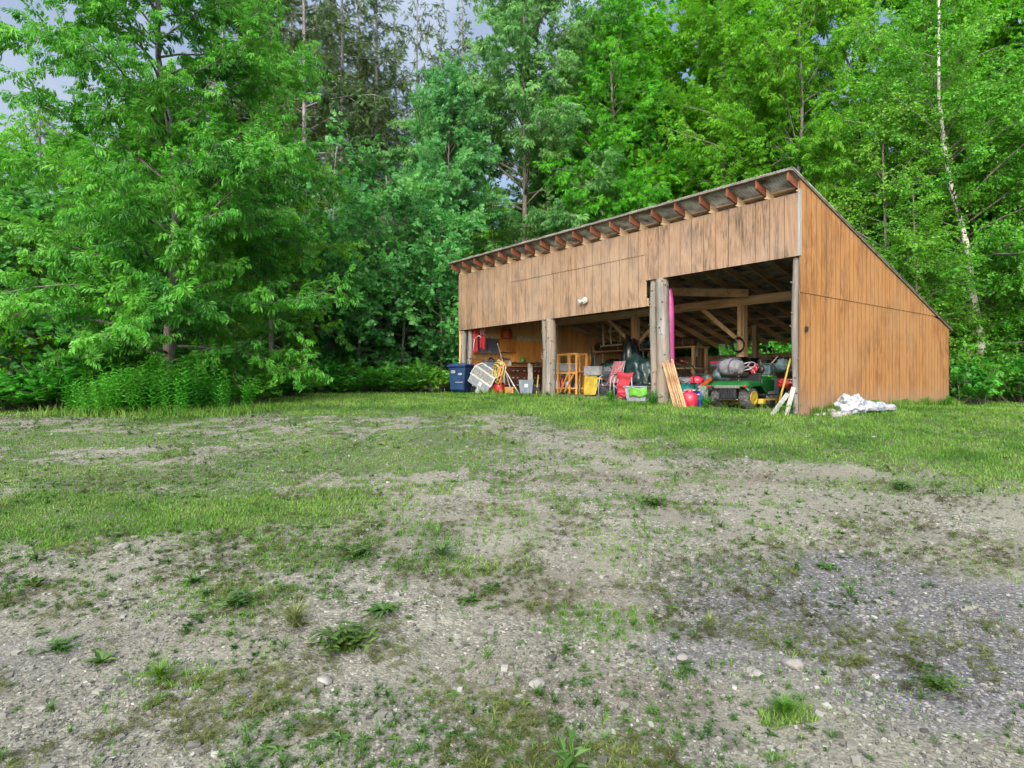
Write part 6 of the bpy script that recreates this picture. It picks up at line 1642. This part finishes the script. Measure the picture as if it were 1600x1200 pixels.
for q in (-.15, .15): MB().tube([(q, .25 * math.cos(a), .15 + .205 * math.sin(a)) for a in np.linspace(-.5, 3.6, 16)], .011, 5).build("strap", M['duffel_dark'], dft)
heap("duffel_bag", "second rounder grey-green bag left behind the duffel on the tractor", "bag", 1128, 1.2, (.22, .18, .19), 'grey_teal', 43, .15, 2, .05, .52)
crate("dark tool case tilted on the bags behind the tractor's left fender", 1122, 1.45, .86, .16, .1, .09, 'duffel_dark', 'pinkred', "tool_case", "case")
sh2 = thing("work_bench", "rough plank bench along the back of the right bay, full of dark boxes", "bench", s2w(-2.6, 5.9, sg(-2.6, 5.9)), S_TH)
MB().bx(-2.2, 2.4, -.4, .45, .80, .85).build("top", M['old_beam'], sh2)
for x_ in (-2.1, 0.1, 2.3):
    for y_ in (-.35, .4): MB().bx(x_ - .05, x_ + .05, y_ - .05, y_ + .05, -.05, .799).build("leg", M['old_post'], sh2)
rg_ = random.Random(12)
adj = ["low black", "tall slate", "squat dark grey", "narrow brown", "broad black", "small slate", "dull brown", "tall black", "flat grey"]
for i in range(9):
    x_ = -4.6 + i * .5; w_ = rg_.uniform(.14, .22); h_ = rg_.uniform(.18, .42)
    t = thing("storage_box", f"{adj[i]} box on the back bench, " + ["at its left end", "second from the left", "third from the left", "fourth, behind the stakes' right", "in the middle of the row", "behind the tractor's bags", "behind the inner post", "second from the right end", "at the right end"][i], "box", s2w(x_, 5.9 + rg_.uniform(-.1, .1), sg(-2.6, 5.9) + .852), S_TH + rg_.uniform(-.2, .2))
    m_ = [M['black'], M['slate'], M['duffel_dark'], M['dark_board'], M['black'], M['slate'], M['dark_board'], M['black'], M['screen_dark']][i]
    MB().bx(-w_, w_, -.17, .17, 0, h_).build("body", m_, t, .01); MB().bx(-w_ - .01, w_ + .01, -.18, .18, h_ + .001, h_ + .03).build("lid", m_, t, .006)
# generator on a steel cabinet, right of the tractor
cb = thing("steel_cabinet", "grey steel cabinet standing behind the tractor's steering wheel", "cabinet", ground_at(1195, 1.75), S_TH - R_(6))
MB().bx(-.24, .24, -.2, .2, 0, .60).build("case", M['grey_box'], cb, .01); MB().bx(-.22, .22, -.22, -.201, .04, .57).build("door", M['grey_box'], cb, .006); MB().bx(.12, .16, -.235, -.221, .28, .36).build("handle", M['black'], cb)
ge = thing("generator", "green-grey generator with a yellow-green base on the steel cabinet", "generator", cb.location + Vector((0, 0, .603)), S_TH)
MB().bx(-.26, .2, -.17, .17, 0, .07).build("base", M['lid_green'], ge, .015)
MB().bx(-.17, .2, -.14, .14, .071, .30).build("engine", M['grey_teal'], ge, .035)
MB().lathe([(.07, -.1), (.1, -.08), (.1, .06), (.05, .09)], 16, Matrix.Translation((-.02, -.1, .2)) @ Matrix.Rotation(R_(90), 4, 'X')).build("fan_housing", M['machine'], ge)
MB().tube([(-.2, 0, .06), (-.2, 0, .32), (.22, 0, .34), (.22, 0, .06)], .015, 7).build("frame", M['grey_teal'], ge)
MB().tube([(.12, 0, .3), (.26, .1, .5)], .01, 6).build("throttle_stick", M['old_post'], ge)
gl_ = thing("red_gloves", "pair of red work gloves stuck on a stick left of the generator", "gloves", ground_at(1179, 1.5) + Vector((0, 0, .0)), S_TH)
MB().tube([(0, 0, 0), (.0, .0, .88)], .014, 6).build("stick", M['old_post'], gl_)
for s_ in (-1, 1):
    gm_ = MB().blob((s_ * .045, -.02, .80 + s_ * .03), (.045, .025, .07), 5 + s_, .1, 2, 14, 10)
    for f_ in range(4): gm_.tube([(s_ * .045 + (f_ - 1.5) * .02, -.02, .85 + s_ * .03), (s_ * .05 + (f_ - 1.5) * .026, -.03, .92 + s_ * .03 - abs(f_ - 1.5) * .012)], [.011, .007], 6)
    gm_.tube([(s_ * .085, -.02, .79 + s_ * .03), (s_ * .12, -.03, .84 + s_ * .03)], [.012, .008], 6)
    gm_.build("glove", M['pinkred'], gl_)
# second row of machines behind the tractor
tl = thing("tiller", "dark garden tiller with long forked handles behind the crate stack", "tiller", ground_at(1105, 2.6), S_TH + R_(70))
MB().bx(-.2, .2, -.15, .15, .28, .42).build("gearbox", M['machine'], tl, .02)
MB().lathe([(.12, .421), (.14, .45), (.14, .58), (.1, .62), (.04, .63)], 16).build("engine", M['grey_teal'], tl)
for s_ in (-1, 1):
    MB().lathe([(.12, -.05), (.19, -.05), (.2, 0), (.19, .05), (.12, .05)], 18, Matrix.Translation((.02, s_ * .24, .2)) @ Matrix.Rotation(R_(90), 4, 'X')).build("wheel", M['tyre'], tl)
    MB().tube([(-.15, s_ * .1, .4), (-.6, s_ * .2, .85), (-.85, s_ * .24, .95)], .016, 7).build("handle", M['machine'], tl)
    MB().tube([(-.85, s_ * .24, .95), (-.97, s_ * .25, .97)], .024, 8).build("grip", M['red'], tl)
for k in range(5):
    MB().beam((-.3 + .02 * k, -.2 + .1 * k, .05), (-.36, -.2 + .1 * k, .28), .03, .012).build("tine", M['steel'], tl)
gl3 = thing("barbecue_grill", "black barbecue grill with a rounded lid behind the tractor's steering wheel", "grill", ground_at(1150, 3.0), S_TH - R_(15))
MB().sheet(lambda u, v: ((u - .5) * .66, -.24 * math.cos(v * math.pi), .86 + .22 * math.sin(v * math.pi)), 10, 12, .015).build("lid", M['black'], gl3)
MB().bx(-.34, .34, -.25, .25, .70, .855).build("firebox", M['machine'], gl3, .02)
for sx_ in (-.3, .3):
    for sy_ in (-.2, .2): MB().tube([(sx_, sy_, 0), (sx_, sy_, .70)], .016, 6).build("leg", M['steel'], gl3)
MB().bx(.345, .62, -.2, .2, .80, .83).build("side_shelf", M['honey_dark'], gl3); MB().tube([(-.2, -.28, .92), (.2, -.28, .92)], .014, 7).build("handle", M['steel'], gl3)
snb = thing("snow_thrower", "dark red snow thrower with a bent chute near the inner post of the right bay", "snow thrower", ground_at(1135, 2.1), S_TH + R_(20))
MB().prism([(-.3, .02), (.3, .02), (.3, .42), (.22, .50), (-.22, .50), (-.3, .42)], -.22, .1, 'y').build("housing", M['red'], snb, .03)
MB().tube([(0, -.05, .5), (0, -.06, .68), (.05, -.14, .82)], [.09, .08, .07], 10).build("chute", M['machine'], snb)
MB().bx(-.16, .16, .11, .45, .2, .5).build("engine", M['machine'], snb, .03)
for s_ in (-1, 1):
    MB().lathe([(.1, -.05), (.17, -.05), (.18, 0), (.17, .05), (.1, .05)], 18, Matrix.Translation((s_ * .26, .3, .18)) @ Matrix.Rotation(R_(90), 4, 'Y')).build("wheel", M['tyre'], snb)
    MB().tube([(s_ * .15, .4, .45), (s_ * .24, .75, .9)], .016, 7).build("handle", M['black'], snb)
for i, (px, v, r, m_, lab) in enumerate(((1062, 1.5, (.3, .22, .34), 'tarp_black', "black plastic sack behind the leaning stakes"), (1090, 1.7, (.24, .2, .3), 'duffel_dark', "dark bag behind the red hood left of the tractor"), (1210, 2.2, (.25, .22, .36), 'tarp_green', "dark green sack right of the steel cabinet"), (1185, 2.9, (.3, .25, .42), 'tarp_black', "black sack behind the generator"), (1170, 2.3, (.22, .2, .3), 'grey_teal', "grey-green sack behind the tractor's steering wheel"))):
    heap("sack", lab, "sack", px, v, r, m_, 70 + i, .22, 2.2, .08)
lean("pole", "thin wooden tool handle leaning behind the generator", "pole", 1188, 562, 1199, 2.4, 3.0, .03, .03, M['old_post'], round_=True)
lean("pole", "pale tool handle leaning on the inner post of the right bay", "pole", 1151, 556, 1142, 3.2, 3.8, .03, .03, M['grey_board'], round_=True)
cw_ = thing("cable_coil", "coil of black hose hung on the inner post of the right bay", "hose", s2w(x1, vm - .2, 1.65), S_TH)
for k in range(5): MB().tube([((.17 + .008 * k) * math.cos(t), -.01 * k, (.21 - .01 * k) * math.sin(t)) for t in np.linspace(0, 6.283, 24)], .013, 6, caps=False).build("loop", M['black'], cw_)
# things hung inside the right wall post
jk = cloth("blue jacket hanging on the inner right wall behind the yellow pole", -.42, 1.35, .86, .24, .58, M['blue_mid'], 5, .2, "hanging_jacket", "jacket")
vs_ = cloth("yellow cloth hanging below the blue jacket", -.46, 1.3, .42, .14, .36, M['yellow'], 6, .3)
rs_ = heap("red_cover", "bright red bundle hung beside the yellow pole, under the grey bag", "bundle", 1227, .7, (.15, .1, .1), 'red', 51, .25, 2.5, .1, .48)
heap("grey_bag", "round grey bag hanging on the right wall above the red bundle", "bag", 1223, 1.05, (.16, .14, .15), 'grey_teal', 52, .2, 2.2, .1, .80)
hpf = thing("bag_shelf", "narrow board ledge along the inner right wall carrying the grey bag", "shelf", s2w(-.17, 1.2, .66), S_TH)
MB().bx(-.5, .14, -.5, .4, 0, .03).build("board", M['old_post'], hpf); MB().beam((.1, -.3, -.4), (-.4, -.3, -.01), .04, .05).build("bracket", M['old_post'], hpf)
t, d = lean("pole", "long yellow pole leaning against the right front post", "pole", 1235.5, 560, 1213, .1, .25, .042, .042, M['yellow'], round_=True)
MB().tube([tuple(d * -.01), tuple(d * .03)], .026, 7).build("tip", M['black'], t)
for a, b, ya, vv, m_, lab in ((1231, 1206, 615, -.3, 'white', "white painted plank lying slanted at the right front post's foot"), (1236, 1212, 612, -.18, 'steel', "grey metal strip slanted beside the white plank"), (1240, 1228, 605, -.2, 'grey_board', "short grey board slanted against the right front post")):
    lean("plank", lab, "plank", a, ya, b, vv, vv + .06, .09, .02, M[m_])

# ------------------------------------------------------------------ white bundle and stones by the side wall
tbp = s2w(.42, 1.75, sg(.42, 1.75))
tbn = thing("tarp_bundle", "crumpled white woven tarp bundle lying along the foot of the side wall", "tarp", tbp, S_TH + R_(90))
MB().blob((-.50, .02, .09), (.28, .22, .21), 61, .4, 2.4, 64, 40, flat=-.01, fold=.45).build("bulk", M['tarp_white'], tbn)
MB().tube([(-.5 + .15 * i, -.05 - .03 * i + .04 * math.sin(i * 2.1), .17 - .012 * i) for i in range(9)], [.09, .10, .08, .09, .075, .085, .07, .075, .04], 18, wob=.22, seed=3).build("roll", M['tarp_white'], tbn)
MB().tube([(-.45 + .15 * i, -.20 - .02 * i + .04 * math.sin(i * 1.6 + 1), .09) for i in range(8)], [.07, .08, .075, .07, .08, .06, .07, .03], 18, wob=.24, seed=9).build("roll", M['tarp_white'], tbn)
MB().blob((.72, -.16, .04), (.22, .12, .07), 64, .4, 2.6, 44, 28, flat=-.01, fold=.45).build("bulk", M['tarp_white'], tbn)
rg_ = random.Random(77)
for i in range(16):
    a = rg_.uniform(.12, .62); b = rg_.uniform(.15, 1.1); r = rg_.uniform(.04, .085)
    o = MB().blob((0, 0, r * .35), (r * 1.25, r, r * .75), i, .45, 1.5, 10, 7).build("stone", M['stone']); o.location = s2w(a, b, sg(a, b)); o.rotation_euler = (0, 0, i)
    tag(o, "rough fist-sized stone in the little heap at the shed's front right corner", "stone", "stones heaped at the shed corner")
# loose stones that stand out in the yard
for px, py, r, lab in ((1240, 1042, .045, "pale rounded stone on the bluish gravel, the largest loose one"), (1182, 1055, .03, "smaller pale stone left of the largest loose one"), (508, 1068, .035, "flat pale stone on the gravel below the widest leafy weed"), (840, 1072, .04, "broken beige stone on the brown soil at bottom centre"), (1066, 1033, .032, "beige stone above the brown soil patch right of the bottom centre"), (190, 857, .05, "flat grey stone below the left grass patch")):
    p = gp(px, py); o = MB().blob((0, 0, r * .25), (r * 1.3, r, r * .6), px, .4, 1.6, 14, 9).build("stone", M['stone']); o.location = p; o.rotation_euler = (0, 0, px)
    tag(o, lab, "stone")
# small weeds growing at the posts and walls
def edge_weed(x, y, s, lab, kind=0):
    tv, tq = bushy(lw, 30, .32, .2, .085, .034, 7) if kind == 0 else rosette(lw, 60, .34, .012, .5, 1.45)
    o = quads_object("edge_weed", tv * s, tq, M['bramble_leaf' if kind == 0 else 'grass']); o.location = s2w(x, y, sg(x, y)); o.rotation_euler = (0, 0, x * 3)
    tag(o, lab, "weed")
for x, y, s, k, lab in ((xp3 - .05, -.15, 1.1, 0, "leafy weed at the foot of the double log post by the grey tote"), (xp2 + .1, -.12, .7, 1, "grass tuft at the foot of the log post beside the dresser"), (-2.0, -.15, 1.0, 0, "leafy weed in front of the tractor's left rear tyre"), (-.18, -.1, 1.1, 0, "leafy green weed between the slanted planks and the right front post"),
                        (.3, 2.6, .7, 0, "leafy weed beside the white tarp bundle's far end"), (.25, 1.35, .6, 0, "small leafy weed sprouting through the white tarp bundle"), (.18, 4.6, .7, 0, "weed at the foot of the side wall, midway along"), (.18, 5.8, .9, 0, "leafy weed at the side wall's foot, third quarter along"), (.2, 7.2, 1.0, 0, "leafy weed at the side wall's far end"),
                        (-4.6, -.3, .9, 0, "leafy weed before the upright red camp chair"), (-9.2, -.25, .6, 1, "grass tuft before the dark dresser"), (.62, 1.9, .6, 0, "leafy weed in front of the white tarp bundle"), (-11.9, -.3, .9, 0, "leafy weed beside the blue bin's foot")):
    edge_weed(x, y, s, lab, k)
